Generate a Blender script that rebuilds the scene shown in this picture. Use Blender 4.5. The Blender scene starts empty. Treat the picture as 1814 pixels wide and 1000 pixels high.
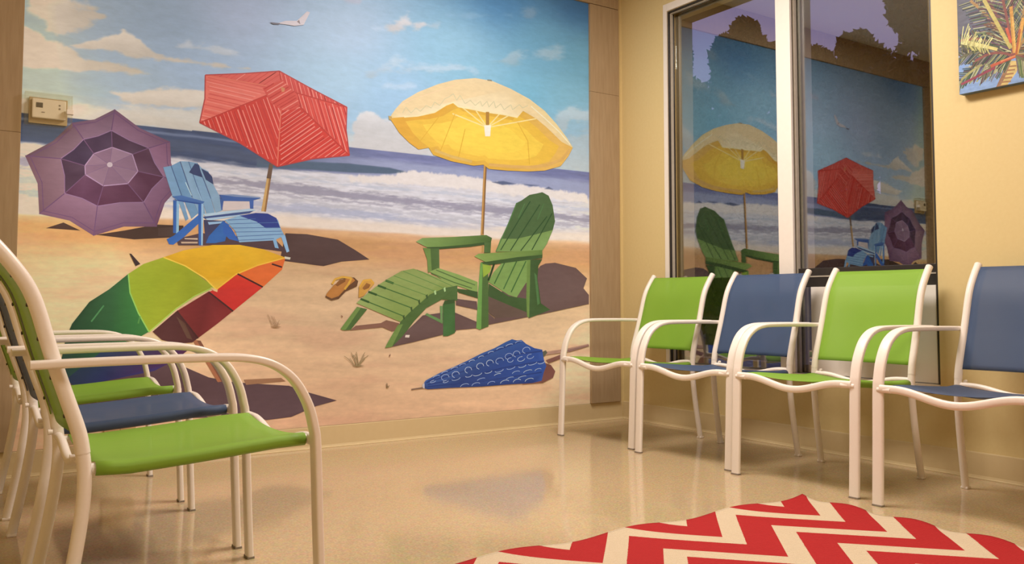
import bpy, bmesh, math, random
import numpy as np
from mathutils import Vector, Matrix

# ------------------------------------------------------------------ camera
scene = bpy.context.scene
COL = scene.collection
YAW, PITCH, ROLL, FPX = 0.5886, 0.0540, 0.0005, 1521.2
PPY = 500 - 46.2                      # row of the optical axis in the 1000 px frame
CAM = np.array([-3.4695, -3.9798, 0.70])
fwd = np.array([math.sin(YAW) * math.cos(PITCH), math.cos(YAW) * math.cos(PITCH), math.sin(PITCH)])
rgt = np.array([math.cos(YAW), -math.sin(YAW), 0.0])
upv = np.cross(rgt, fwd)
rgt, upv = rgt * math.cos(ROLL) + upv * math.sin(ROLL), -rgt * math.sin(ROLL) + upv * math.cos(ROLL)
cd = bpy.data.cameras.new('camera')
cam = bpy.data.objects.new('camera', cd)
COL.objects.link(cam)
cd.sensor_fit = 'HORIZONTAL'
cd.sensor_width = 36
cd.lens = FPX / 1814 * 36
cd.shift_y = -46.2 / 1814
cd.clip_start = 0.02
m = Matrix.Identity(4)
for r in range(3):
    m[r][0], m[r][1], m[r][2], m[r][3] = rgt[r], upv[r], -fwd[r], CAM[r]
cam.matrix_world = m
scene.camera = cam

# ------------------------------------------------------------------ world (dusk sky) and exposure
scene.view_settings.view_transform = 'Standard'
scene.view_settings.look = 'None'
scene.view_settings.exposure = 0.17
scene.view_settings.gamma = 1.0
scene.view_settings.use_curve_mapping = False
w = bpy.data.worlds.new('dusk_sky')
scene.world = w
w.use_nodes = True
bg = w.node_tree.nodes['Background']
bg.inputs[0].default_value = (0.25, 0.21, 0.41, 1)
bg.inputs[1].default_value = 1.15

# ------------------------------------------------------------------ ceiling lights (recessed troffers, see the fixtures further down)
LIGHT_COL = (1.0, 0.895, 0.805)
TROFFERS = [(-1.4, -1.5, 62.0), (-2.0, -4.3, 36.0)]
CEIL = 2.72
for i, (lx, ly, pw) in enumerate(TROFFERS):
    ld = bpy.data.lights.new('troffer_light', 'AREA')
    ld.shape = 'RECTANGLE'
    ld.size, ld.size_y = 0.56, 1.14
    ld.energy = pw
    ld.color = LIGHT_COL
    lo = bpy.data.objects.new('troffer_light', ld)
    lo.location = (lx, ly, CEIL - 0.035)
    COL.objects.link(lo)

random.seed(7)
rng = np.random.RandomState(7)

# ------------------------------------------------------------------ helpers
def s2l(c):
    c = np.asarray(c, float) / 255.0
    return np.where(c <= 0.04045, c / 12.92, ((c + 0.055) / 1.055) ** 2.4)

def L(r, g, b):
    v = s2l((r, g, b))
    return (float(v[0]), float(v[1]), float(v[2]), 1.0)

def new_mat(name):
    mt = bpy.data.materials.new(name)
    mt.use_nodes = True
    nt = mt.node_tree
    return mt, nt, nt.nodes['Principled BSDF']

def nd(nt, kind, **kw):
    n = nt.nodes.new(kind)
    for k, v in kw.items():
        setattr(n, k, v)
    return n

def noise_mat(name, col, col2=None, scale=20.0, rough=0.5, spec=0.5, bump=0.0, stretch=(1, 1, 1), detail=4.0, metallic=0.0):
    """base colour varied by stretched noise, optional bump"""
    mt, nt, p = new_mat(name)
    tc = nd(nt, 'ShaderNodeTexCoord')
    mp = nd(nt, 'ShaderNodeMapping')
    mp.inputs['Scale'].default_value = stretch
    nz = nd(nt, 'ShaderNodeTexNoise')
    nz.inputs['Scale'].default_value = scale
    nz.inputs['Detail'].default_value = detail
    mx = nd(nt, 'ShaderNodeMix', data_type='RGBA')
    nt.links.new(tc.outputs['Object'], mp.inputs['Vector'])
    nt.links.new(mp.outputs['Vector'], nz.inputs['Vector'])
    nt.links.new(nz.outputs['Fac'], mx.inputs['Factor'])
    c2 = col2 if col2 else tuple(min(1, c * 0.9) for c in col[:3]) + (1,)
    mx.inputs['A'].default_value = col
    mx.inputs['B'].default_value = c2
    nt.links.new(mx.outputs['Result'], p.inputs['Base Color'])
    p.inputs['Roughness'].default_value = rough
    p.inputs['Specular IOR Level'].default_value = spec
    p.inputs['Metallic'].default_value = metallic
    if bump:
        b = nd(nt, 'ShaderNodeBump')
        b.inputs['Strength'].default_value = bump
        b.inputs['Distance'].default_value = 0.002
        nt.links.new(nz.outputs['Fac'], b.inputs['Height'])
        nt.links.new(b.outputs['Normal'], p.inputs['Normal'])
    return mt

def link(o, parent=None):
    COL.objects.link(o)
    if parent is not None:
        o.parent = parent
    return o

def tag(o, label=None, cat=None, group=None, kind=None):
    if label: o['label'] = label
    if cat: o['category'] = cat
    if group: o['group'] = group
    if kind: o['kind'] = kind
    return o

def empty(name, loc=(0, 0, 0), rz=0.0):
    e = bpy.data.objects.new(name, None)
    e.empty_display_size = 0.1
    e.location = loc
    e.rotation_euler = (0, 0, rz)
    return link(e)

def obj(name, bm, mat, parent=None, smooth=False):
    me = bpy.data.meshes.new(name)
    bmesh.ops.recalc_face_normals(bm, faces=bm.faces)
    bm.to_mesh(me)
    bm.free()
    for mm in (mat if isinstance(mat, (list, tuple)) else [mat]):
        me.materials.append(mm)
    if smooth:
        for p in me.polygons:
            p.use_smooth = True
    return link(bpy.data.objects.new(name, me), parent)

def add_box(bm, x0, x1, y0, y1, z0, z1, bev=0.0):
    r = bmesh.ops.create_cube(bm, size=1.0)
    vs = r['verts']
    for v in vs:
        v.co = Vector(((x0 + x1) / 2 + v.co.x * (x1 - x0), (y0 + y1) / 2 + v.co.y * (y1 - y0), (z0 + z1) / 2 + v.co.z * (z1 - z0)))
    if bev:
        es = list({e for v in vs for e in v.link_edges})
        bmesh.ops.bevel(bm, geom=es, offset=bev, segments=2, affect='EDGES', profile=0.6)
    return bm

def box(name, mat, ext, parent=None, bev=0.0):
    return obj(name, add_box(bmesh.new(), *ext, bev=bev), mat, parent)

def catmull(pts, n=6):
    P = [np.array(p, float) for p in pts]
    P = [2 * P[0] - P[1]] + P + [2 * P[-1] - P[-2]]
    out = []
    for i in range(1, len(P) - 2):
        for k in range(n):
            t = k / n
            a, b, c, d = P[i - 1], P[i], P[i + 1], P[i + 2]
            out.append(0.5 * (2 * b + (c - a) * t + (2 * a - 5 * b + 4 * c - d) * t * t + (3 * b - a - 3 * c + d) * t ** 3))
    out.append(P[-2])
    return out

def sweep(bm, path, ra, rb, side=(1, 0, 0), seg=12, cap=(True, True), power=1.0):
    """tube of elliptical (power 1) or rounded-box section: radius ra along 'side', rb across it"""
    path = [Vector(p) for p in path]
    rings = []
    sg = lambda v: math.copysign(abs(v) ** power, v)
    for i, p in enumerate(path):
        a = path[max(0, i - 1)]
        b = path[min(len(path) - 1, i + 1)]
        t = (b - a).normalized()
        s = Vector(side)
        s = (s - t * s.dot(t)).normalized()
        u = t.cross(s)
        rings.append([p + s * (ra * sg(math.cos(2 * math.pi * (k + .5) / seg))) + u * (rb * sg(math.sin(2 * math.pi * (k + .5) / seg))) for k in range(seg)])
    vs = [[bm.verts.new(c) for c in r] for r in rings]
    for i in range(len(vs) - 1):
        for k in range(seg):
            bm.faces.new((vs[i][k], vs[i][(k + 1) % seg], vs[i + 1][(k + 1) % seg], vs[i + 1][k]))
    if cap[0]:
        bm.faces.new([bm.verts.new(c) for c in rings[0]][::-1])
    if cap[1]:
        bm.faces.new([bm.verts.new(c) for c in rings[-1]])
    return bm

def copy_tree(o, parent=None):
    c = o.copy()
    COL.objects.link(c)
    c.parent = parent
    for ch in o.children:
        copy_tree(ch, c)
    return c

def wall_pt(px, py, y):
    """photo tracing coordinate -> point on the plane of the mural wall"""
    d = fwd + rgt * (px - 907) / FPX - upv * (py - PPY) / FPX
    t = (y - CAM[1]) / d[1]
    return CAM[0] + t * d[0], CAM[2] + t * d[2]

def side_pt(px, py, x):
    """photo tracing coordinate -> (y, z) on a plane parallel to the window wall"""
    d = fwd + rgt * (px - 907) / FPX - upv * (py - PPY) / FPX
    t = (x - CAM[0]) / d[0]
    return CAM[1] + t * d[1], CAM[2] + t * d[2]

# ------------------------------------------------------------------ materials
M_wall = noise_mat('yellow_wall_paint', L(219, 199, 148), L(213, 191, 138), scale=60, rough=0.55, spec=0.3, bump=0.15)
M_ceil = noise_mat('ceiling_white', L(225, 220, 212), L(215, 210, 200), scale=90, rough=0.9, bump=0.3)
M_base = noise_mat('tan_vinyl_baseboard', L(212, 192, 152), L(205, 184, 143), scale=30, rough=0.4, spec=0.4)
M_white = noise_mat('white_powder_coat', L(240, 231, 223), L(235, 225, 216), scale=160, rough=0.32, spec=0.5, bump=0.03)
M_alu = noise_mat('white_aluminium_frame', L(238, 230, 222), L(230, 222, 214), scale=40, rough=0.4)
M_dark = noise_mat('dark_bronze_gasket', L(52, 46, 42), L(40, 36, 33), scale=40, rough=0.45)
M_bead = noise_mat('grey_glazing_bead', L(190, 180, 165), L(170, 160, 145), scale=40, rough=0.4)
M_sash = noise_mat('tan_outer_sash', L(180, 150, 96), L(166, 138, 86), scale=20, rough=0.5)
M_panel = noise_mat('white_infill_panel', L(236, 230, 224), L(230, 222, 214), scale=10, rough=0.5)
M_wood = noise_mat('weathered_wood', L(178, 156, 126), L(152, 128, 98), scale=9, rough=0.75, spec=0.2, bump=0.4, stretch=(9, 9, 0.8), detail=8)
M_screw = noise_mat('dark_rivet', L(60, 55, 40), L(45, 40, 30), scale=50, rough=0.4)
M_foot = noise_mat('grey_plastic_glide', L(150, 140, 130), L(130, 120, 110), scale=60, rough=0.6)
M_plastic = noise_mat('cream_plastic', L(244, 236, 222), L(238, 230, 214), scale=60, rough=0.4)
M_screen = noise_mat('grey_lcd', L(92, 84, 70), L(80, 74, 62), scale=80, rough=0.25)
M_soil = noise_mat('dark_grass', L(46, 52, 30), L(34, 40, 22), scale=3, rough=0.9)

def floor_mat():
    mt, nt, p = new_mat('polished_speckled_floor')
    tc = nd(nt, 'ShaderNodeTexCoord')
    n1 = nd(nt, 'ShaderNodeTexNoise'); n1.inputs['Scale'].default_value = 1.6; n1.inputs['Detail'].default_value = 5
    v = nd(nt, 'ShaderNodeTexVoronoi'); v.inputs['Scale'].default_value = 95
    n2 = nd(nt, 'ShaderNodeTexNoise'); n2.inputs['Scale'].default_value = 160; n2.inputs['Detail'].default_value = 3
    for n in (n1, v, n2):
        nt.links.new(tc.outputs['Object'], n.inputs['Vector'])
    r1 = nd(nt, 'ShaderNodeValToRGB')
    r1.color_ramp.elements[0].position, r1.color_ramp.elements[1].position = 0.35, 0.68
    r1.color_ramp.elements[0].color = L(190, 166, 130)
    r1.color_ramp.elements[1].color = L(198, 176, 141)
    nt.links.new(n1.outputs['Fac'], r1.inputs['Fac'])
    r2 = nd(nt, 'ShaderNodeValToRGB')
    r2.color_ramp.elements[0].position, r2.color_ramp.elements[1].position = 0.30, 0.72
    r2.color_ramp.elements[0].color = L(164, 137, 99)
    r2.color_ramp.elements[1].color = L(222, 200, 162)
    nt.links.new(n2.outputs['Fac'], r2.inputs['Fac'])
    mx = nd(nt, 'ShaderNodeMix', data_type='RGBA'); mx.inputs['Factor'].default_value = 0.45
    nt.links.new(r1.outputs['Color'], mx.inputs['A']); nt.links.new(r2.outputs['Color'], mx.inputs['B'])
    hs = nd(nt, 'ShaderNodeMix', data_type='RGBA', blend_type='MULTIPLY'); hs.inputs['Factor'].default_value = 0.16
    nt.links.new(mx.outputs['Result'], hs.inputs['A']); nt.links.new(v.outputs['Color'], hs.inputs['B'])
    nt.links.new(hs.outputs['Result'], p.inputs['Base Color'])
    p.inputs['Roughness'].default_value = 0.10
    p.inputs['Specular IOR Level'].default_value = 0.5
    b = nd(nt, 'ShaderNodeBump'); b.inputs['Strength'].default_value = 0.025; b.inputs['Distance'].default_value = 0.001
    n3 = nd(nt, 'ShaderNodeTexNoise'); n3.inputs['Scale'].default_value = 25
    nt.links.new(tc.outputs['Object'], n3.inputs['Vector'])
    nt.links.new(n3.outputs['Fac'], b.inputs['Height']); nt.links.new(b.outputs['Normal'], p.inputs['Normal'])
    return mt
M_floor = floor_mat()

def glass_mat():
    mt, nt, p = new_mat('coated_window_glass')
    nt.nodes.remove(p)
    out = nt.nodes['Material Output']
    tr = nd(nt, 'ShaderNodeBsdfTransparent'); tr.inputs['Color'].default_value = (0.86, 0.88, 0.86, 1)
    gl = nd(nt, 'ShaderNodeBsdfGlossy'); gl.inputs['Roughness'].default_value = 0.0
    gl.inputs['Color'].default_value = (0.95, 0.97, 0.95, 1)
    nz = nd(nt, 'ShaderNodeTexNoise'); nz.inputs['Scale'].default_value = 1.0
    mr = nd(nt, 'ShaderNodeMapRange'); mr.inputs['To Min'].default_value = 0.225; mr.inputs['To Max'].default_value = 0.24
    ms = nd(nt, 'ShaderNodeMixShader')
    nt.links.new(nz.outputs['Fac'], mr.inputs['Value'])
    nt.links.new(mr.outputs['Result'], ms.inputs[0])
    nt.links.new(tr.outputs[0], ms.inputs[1]); nt.links.new(gl.outputs[0], ms.inputs[2])
    nt.links.new(ms.outputs[0], out.inputs['Surface'])
    return mt
M_glass = glass_mat()

def clear_mat():
    mt, nt, p = new_mat('clear_plastic_cover')
    nt.nodes.remove(p)
    out = nt.nodes['Material Output']
    tr = nd(nt, 'ShaderNodeBsdfTransparent'); tr.inputs['Color'].default_value = (0.975, 0.97, 0.94, 1)
    pr = nd(nt, 'ShaderNodeBsdfPrincipled'); pr.inputs['Base Color'].default_value = L(214, 200, 165)
    pr.inputs['Roughness'].default_value = 0.15
    nz = nd(nt, 'ShaderNodeTexNoise'); nz.inputs['Scale'].default_value = 6.0
    mr = nd(nt, 'ShaderNodeMapRange'); mr.inputs['To Min'].default_value = 0.03; mr.inputs['To Max'].default_value = 0.07
    ms = nd(nt, 'ShaderNodeMixShader')
    nt.links.new(nz.outputs['Fac'], mr.inputs['Value']); nt.links.new(mr.outputs['Result'], ms.inputs[0])
    nt.links.new(tr.outputs[0], ms.inputs[1]); nt.links.new(pr.outputs[0], ms.inputs[2])
    nt.links.new(ms.outputs[0], out.inputs['Surface'])
    return mt
M_clear = clear_mat()

def sling_mat(name, col, col2, through=0.20):
    """woven vinyl mesh: fine weave, a little see-through"""
    mt, nt, p = new_mat(name)
    out = nt.nodes['Material Output']
    tc = nd(nt, 'ShaderNodeTexCoord')
    wv = nd(nt, 'ShaderNodeTexWave'); wv.inputs['Scale'].default_value = 120
    w2 = nd(nt, 'ShaderNodeTexWave', bands_direction='Z'); w2.inputs['Scale'].default_value = 120
    nz = nd(nt, 'ShaderNodeTexNoise'); nz.inputs['Scale'].default_value = 5
    for n in (wv, w2, nz):
        nt.links.new(tc.outputs['Object'], n.inputs['Vector'])
    mx = nd(nt, 'ShaderNodeMix', data_type='RGBA')
    mx.inputs['A'].default_value = col; mx.inputs['B'].default_value = col2
    nt.links.new(nz.outputs['Fac'], mx.inputs['Factor'])
    nt.links.new(mx.outputs['Result'], p.inputs['Base Color'])
    p.inputs['Roughness'].default_value = 0.55
    p.inputs['Specular IOR Level'].default_value = 0.3
    ad = nd(nt, 'ShaderNodeMath', operation='ADD')
    nt.links.new(wv.outputs['Fac'], ad.inputs[0]); nt.links.new(w2.outputs['Fac'], ad.inputs[1])
    b = nd(nt, 'ShaderNodeBump'); b.inputs['Strength'].default_value = 0.15; b.inputs['Distance'].default_value = 0.0006
    nt.links.new(ad.outputs[0], b.inputs['Height']); nt.links.new(b.outputs['Normal'], p.inputs['Normal'])
    tr = nd(nt, 'ShaderNodeBsdfTransparent')
    ms = nd(nt, 'ShaderNodeMixShader'); ms.inputs[0].default_value = through
    nt.links.new(p.outputs[0], ms.inputs[1]); nt.links.new(tr.outputs[0], ms.inputs[2])
    nt.links.new(ms.outputs[0], out.inputs['Surface'])
    return mt
M_green = sling_mat('lime_green_sling', L(142, 184, 66), L(132, 174, 58))
M_blue = sling_mat('navy_blue_sling', L(75, 94, 128), L(68, 86, 119))
M_green_hem = noise_mat('green_sling_hem', L(150, 170, 70), L(136, 156, 60), scale=60, rough=0.6)
M_blue_hem = noise_mat('blue_sling_hem', L(96, 96, 112), L(86, 86, 102), scale=60, rough=0.6)

def paint_mat(name, brush=16.0, amount=0.085):
    """flat print: colour attribute broken up by brush-like noise"""
    mt, nt, p = new_mat(name)
    at = nd(nt, 'ShaderNodeVertexColor', layer_name='Col')
    tc = nd(nt, 'ShaderNodeTexCoord')
    mp = nd(nt, 'ShaderNodeMapping'); mp.inputs['Scale'].default_value = (1, 1, 2.6)
    mp.inputs['Rotation'].default_value = (0, 0.09, 0)
    nz = nd(nt, 'ShaderNodeTexNoise'); nz.inputs['Scale'].default_value = brush; nz.inputs['Detail'].default_value = 6
    nz.inputs['Roughness'].default_value = 0.65
    nt.links.new(tc.outputs['Object'], mp.inputs['Vector']); nt.links.new(mp.outputs['Vector'], nz.inputs['Vector'])
    mr = nd(nt, 'ShaderNodeMapRange'); mr.inputs['From Min'].default_value = 0.25; mr.inputs['From Max'].default_value = 0.75
    mr.inputs['To Min'].default_value = 1 - amount; mr.inputs['To Max'].default_value = 1 + amount
    nt.links.new(nz.outputs['Fac'], mr.inputs['Value'])
    vm = nd(nt, 'ShaderNodeVectorMath', operation='SCALE')
    nt.links.new(at.outputs['Color'], vm.inputs[0]); nt.links.new(mr.outputs['Result'], vm.inputs['Scale'])
    nt.links.new(vm.outputs['Vector'], p.inputs['Base Color'])
    p.inputs['Roughness'].default_value = 0.5
    p.inputs['Specular IOR Level'].default_value = 0.25
    return mt
M_paint = paint_mat('mural_print')
M_canvas = paint_mat('canvas_print', brush=30, amount=0.22)

# ------------------------------------------------------------------ the room shell
X_L, Y_F = -4.25, -6.2               # left wall, wall behind the camera
WT = 0.2
WIN_Y0, WIN_Y1, WIN_Z0, WIN_Z1 = -1.985, -0.404, 0.345, 2.385
def struct(o):
    o['kind'] = 'structure'
    return o
struct(box('floor', M_floor, (X_L, 0, Y_F, 0, -0.12, 0)))
struct(box('ceiling', M_ceil, (X_L, 0, Y_F, 0, CEIL, CEIL + 0.12)))
struct(box('wall_back', M_wall, (X_L - WT, WT, 0, WT, -0.12, CEIL + 0.12)))
struct(box('wall_left', M_wall, (X_L - WT, X_L, Y_F, 0, -0.12, CEIL + 0.12)))
struct(box('wall_front', M_wall, (X_L - WT, WT, Y_F - WT, Y_F, -0.12, CEIL + 0.12)))
bm = bmesh.new()
add_box(bm, 0, WT, Y_F, WIN_Y0, -0.12, CEIL + 0.12)
add_box(bm, 0, WT, WIN_Y1, 0, -0.12, CEIL + 0.12)
add_box(bm, 0, WT, WIN_Y0, WIN_Y1, -0.12, WIN_Z0)
add_box(bm, 0, WT, WIN_Y0, WIN_Y1, WIN_Z1, CEIL + 0.12)
struct(obj('wall_right', bm, M_wall))

def baseboard(name, path, nrm):
    """cove base: flat strip with a flared toe, swept along a straight run"""
    prof = [(0.0, 0.0), (0.014, 0.0), (0.014, 0.003), (0.008, 0.006), (0.0052, 0.014), (0.0045, 0.10), (0.003, 0.1045), (0.0, 0.1045)]
    bm = bmesh.new()
    ends = []
    for (x, y) in path:
        ends.append([bm.verts.new((x + nrm[0] * d, y + nrm[1] * d, z)) for d, z in prof])
    n = len(prof)
    for i in range(n):
        bm.faces.new((ends[0][i], ends[0][(i + 1) % n], ends[1][(i + 1) % n], ends[1][i]))
    bm.faces.new(ends[0]); bm.faces.new(ends[1][::-1])
    return struct(obj(name, bm, M_base))
baseboard('baseboard_back', [(X_L, 0), (-0.0145, 0)], (0, -1))
baseboard('baseboard_right', [(0, 0), (0, Y_F)], (-1, 0))
baseboard('baseboard_left', [(X_L, -0.0145), (X_L, Y_F)], (1, 0))

# weathered boards framing the mural
MUR_X0, MUR_X1, MUR_Z0, MUR_Z1 = -3.211, -0.263, 0.1055, 2.50
def trim(name, boards):
    e = struct(empty(name, ((boards[0][0] + boards[0][1]) / 2, 0, boards[0][2])))
    for b in boards:
        cx, cz = e.location.x, e.location.z
        o = box('board', M_wood, (b[0] - cx, b[1] - cx, -0.020, 0, b[2] - cz, b[3] - cz), e, bev=0.0025)
    return e
trim('trim_1', [(MUR_X1 + 0.001, -0.037, 0.1065, 1.962), (MUR_X1 + 0.001, -0.037, 1.9625, 2.497)])
trim('trim_2', [(-3.439, MUR_X0 - 0.001, 0.1065, 1.385), (-3.439, MUR_X0 - 0.001, 1.3855, 2.497)])
trim('trim_3', [(-3.439, -1.9, 2.50, 2.718), (-1.897, -0.037, 2.50, 2.718)])

# ------------------------------------------------------------------ window
win = struct(empty('window_1', (0, (WIN_Y0 + WIN_Y1) / 2, WIN_Z0)))
wy, wz = win.location.y, win.location.z
def wbox(name, mat, x0, x1, y0, y1, z0, z1, bev=0.0, parent=None):
    return box(name, mat, (x0, x1, y0 - wy, y1 - wy, z0 - wz, z1 - wz), win if parent is None else parent, bev)
G = 0.10                              # glass plane
MUL0, MUL1 = -1.262, -1.175           # mullion
e_ = 0.001
# casing on the wall face (far jamb and head) and stepped frame inside the opening
wbox('casing', M_alu, -0.008, 0.0, WIN_Y1 - 0.0, WIN_Y1 + 0.028, WIN_Z0 - 0.02, WIN_Z1 + 0.045, 0.001)
wbox('casing', M_alu, -0.008, 0.0, WIN_Y0, WIN_Y1 - e_, WIN_Z1 + 0.002, WIN_Z1 + 0.045, 0.001)
for nm, mt, x0, x1, th in (('gasket', M_dark, 0.001, 0.014, 0.008), ('glazing_bead', M_bead, 0.014, 0.030, 0.014), ('gasket', M_dark, 0.030, 0.046, 0.010), ('frame', M_sash, 0.064, 0.15, 0.05)):
    bm = bmesh.new()
    add_box(bm, x0, x1, WIN_Y1 - th - wy, WIN_Y1 - wy, 0, WIN_Z1 - wz)
    add_box(bm, x0, x1, WIN_Y0 - wy, WIN_Y0 + th - wy, 0, WIN_Z1 - wz)
    add_box(bm, x0, x1, WIN_Y0 + th - wy, WIN_Y1 - th - wy, WIN_Z1 - th - wz, WIN_Z1 - wz)
    add_box(bm, x0, x1, WIN_Y0 + th - wy, WIN_Y1 - th - wy, 0, th)
    obj(nm, bm, mt, win)
wbox('mullion', M_alu, -0.004, 0.012, MUL0, MUL1, WIN_Z0 + 0.015, WIN_Z1 - 0.015, 0.002)
wbox('gasket', M_dark, 0.012, 0.046, MUL0 + 0.012, MUL1 - 0.012, WIN_Z0 + 0.015, WIN_Z1 - 0.015)
wbox('outer_mullion', M_bead, 0.064, 0.15, MUL0 - 0.008, MUL1 + 0.008, WIN_Z0 + 0.051, WIN_Z1 - 0.051)
wbox('glazing_bead', M_bead, 0.028, 0.046, MUL0 - 0.002, MUL0 + 0.012, WIN_Z0 + 0.015, WIN_Z1 - 0.015)
wbox('rail', M_dark, 0.03, 0.046, WIN_Y0 + 0.016, MUL0 + 0.011, 0.775, 0.865, 0.002)
wbox('rail_groove', M_bead, 0.0275, 0.0299, WIN_Y0 + 0.017, MUL0 + 0.01, 0.822, 0.828)
wbox('lower_panel', M_panel, 0.012, 0.028, WIN_Y0 + 0.016, -1.346, WIN_Z0 + 0.016, 0.774, 0.002)
wbox('sill', M_alu, -0.006, 0.046, WIN_Y0, WIN_Y1, WIN_Z0 - 0.0, WIN_Z0 + 0.014, 0.001)
TH = math.radians(0.12)
for y0, y1 in ((MUL1 - 0.01, WIN_Y1 - 0.012), (WIN_Y0 + 0.012, MUL0 + 0.01)):
    bm = add_box(bmesh.new(), -0.002, 0.002, -(y1 - y0) / 2, (y1 - y0) / 2, 0.012, WIN_Z1 - WIN_Z0 - 0.012)
    o = obj('pane', bm, M_glass, win)
    o.location = (0.054, (y0 + y1) / 2 - wy, 0)
    o.rotation_euler = (0, 0, TH)

# ------------------------------------------------------------------ mural
LIT = np.array([1.145, 0.92, 0.675])              # warm lamp light divided out of the traced colours
LC = (0.288, 3.553, -2.674, -0.450, -0.638, -0.021)              # lamp falloff countered in the colour: lighter paint where the lamps are dim
def paint(c, px=None, py=None):
    """traced colour -> pigment colour: divide out the light at the traced spot"""
    v = s2l(c) / LIT
    if px is not None:
        a, b = np.asarray(px, float) / 1000, np.clip(np.asarray(py, float) / 1000, -.1, .8)
        k = LC[0] + LC[1] * a + LC[2] * a * a + LC[3] * b + LC[4] * b * b + LC[5] * a * b
        k = np.maximum(k, 0.55)
        v = v / (k[..., None] if np.ndim(k) else k)
    return np.clip(v, 0.004, 0.93)

def vnoise(x, y, seed):
    r = np.random.RandomState(seed).rand(64, 64)
    xi, yi = np.floor(x).astype(int), np.floor(y).astype(int)
    fx, fy = x - xi, y - yi
    fx, fy = fx * fx * (3 - 2 * fx), fy * fy * (3 - 2 * fy)
    a, b = r[yi % 64, xi % 64], r[yi % 64, (xi + 1) % 64]
    c, d = r[(yi + 1) % 64, xi % 64], r[(yi + 1) % 64, (xi + 1) % 64]
    return (a * (1 - fx) + b * fx) * (1 - fy) + (c * (1 - fx) + d * fx) * fy

def fbm(x, y, seed, o=5):
    s, a, t = 0, 1.0, 0
    for i in range(o):
        s = s + a * vnoise(x * 2 ** i + 17.3 * i, y * 2 ** i + 5.1 * i, seed + i)
        t += a
        a *= 0.55
    return s / t

def sdpoly(x, y, poly):
    """signed distance to a polygon (negative inside)"""
    P = np.array(poly, float)
    d = np.full(x.shape, 1e18)
    ins = np.zeros(x.shape, bool)
    for i in range(len(P)):
        a, b = P[i], P[(i + 1) % len(P)]
        ex, ey = b - a
        wx, wy_ = x - a[0], y - a[1]
        t = np.clip((wx * ex + wy_ * ey) / (ex * ex + ey * ey + 1e-9), 0, 1)
        d = np.minimum(d, (wx - ex * t) ** 2 + (wy_ - ey * t) ** 2)
        c = ((a[1] <= y) & (b[1] > y)) | ((b[1] <= y) & (a[1] > y))
        xi = a[0] + (y - a[1]) * ex / (ey if abs(ey) > 1e-9 else 1e-9)
        ins ^= c & (x < xi)
    d = np.sqrt(d)
    return np.where(ins, -d, d)

def sstep(a, b, v):
    t = np.clip((v - a) / (b - a), 0, 1)
    return t * t * (3 - 2 * t)

def mixc(base, col, a):
    return base * (1 - a[..., None]) + np.array(col, float) * a[..., None]

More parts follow.
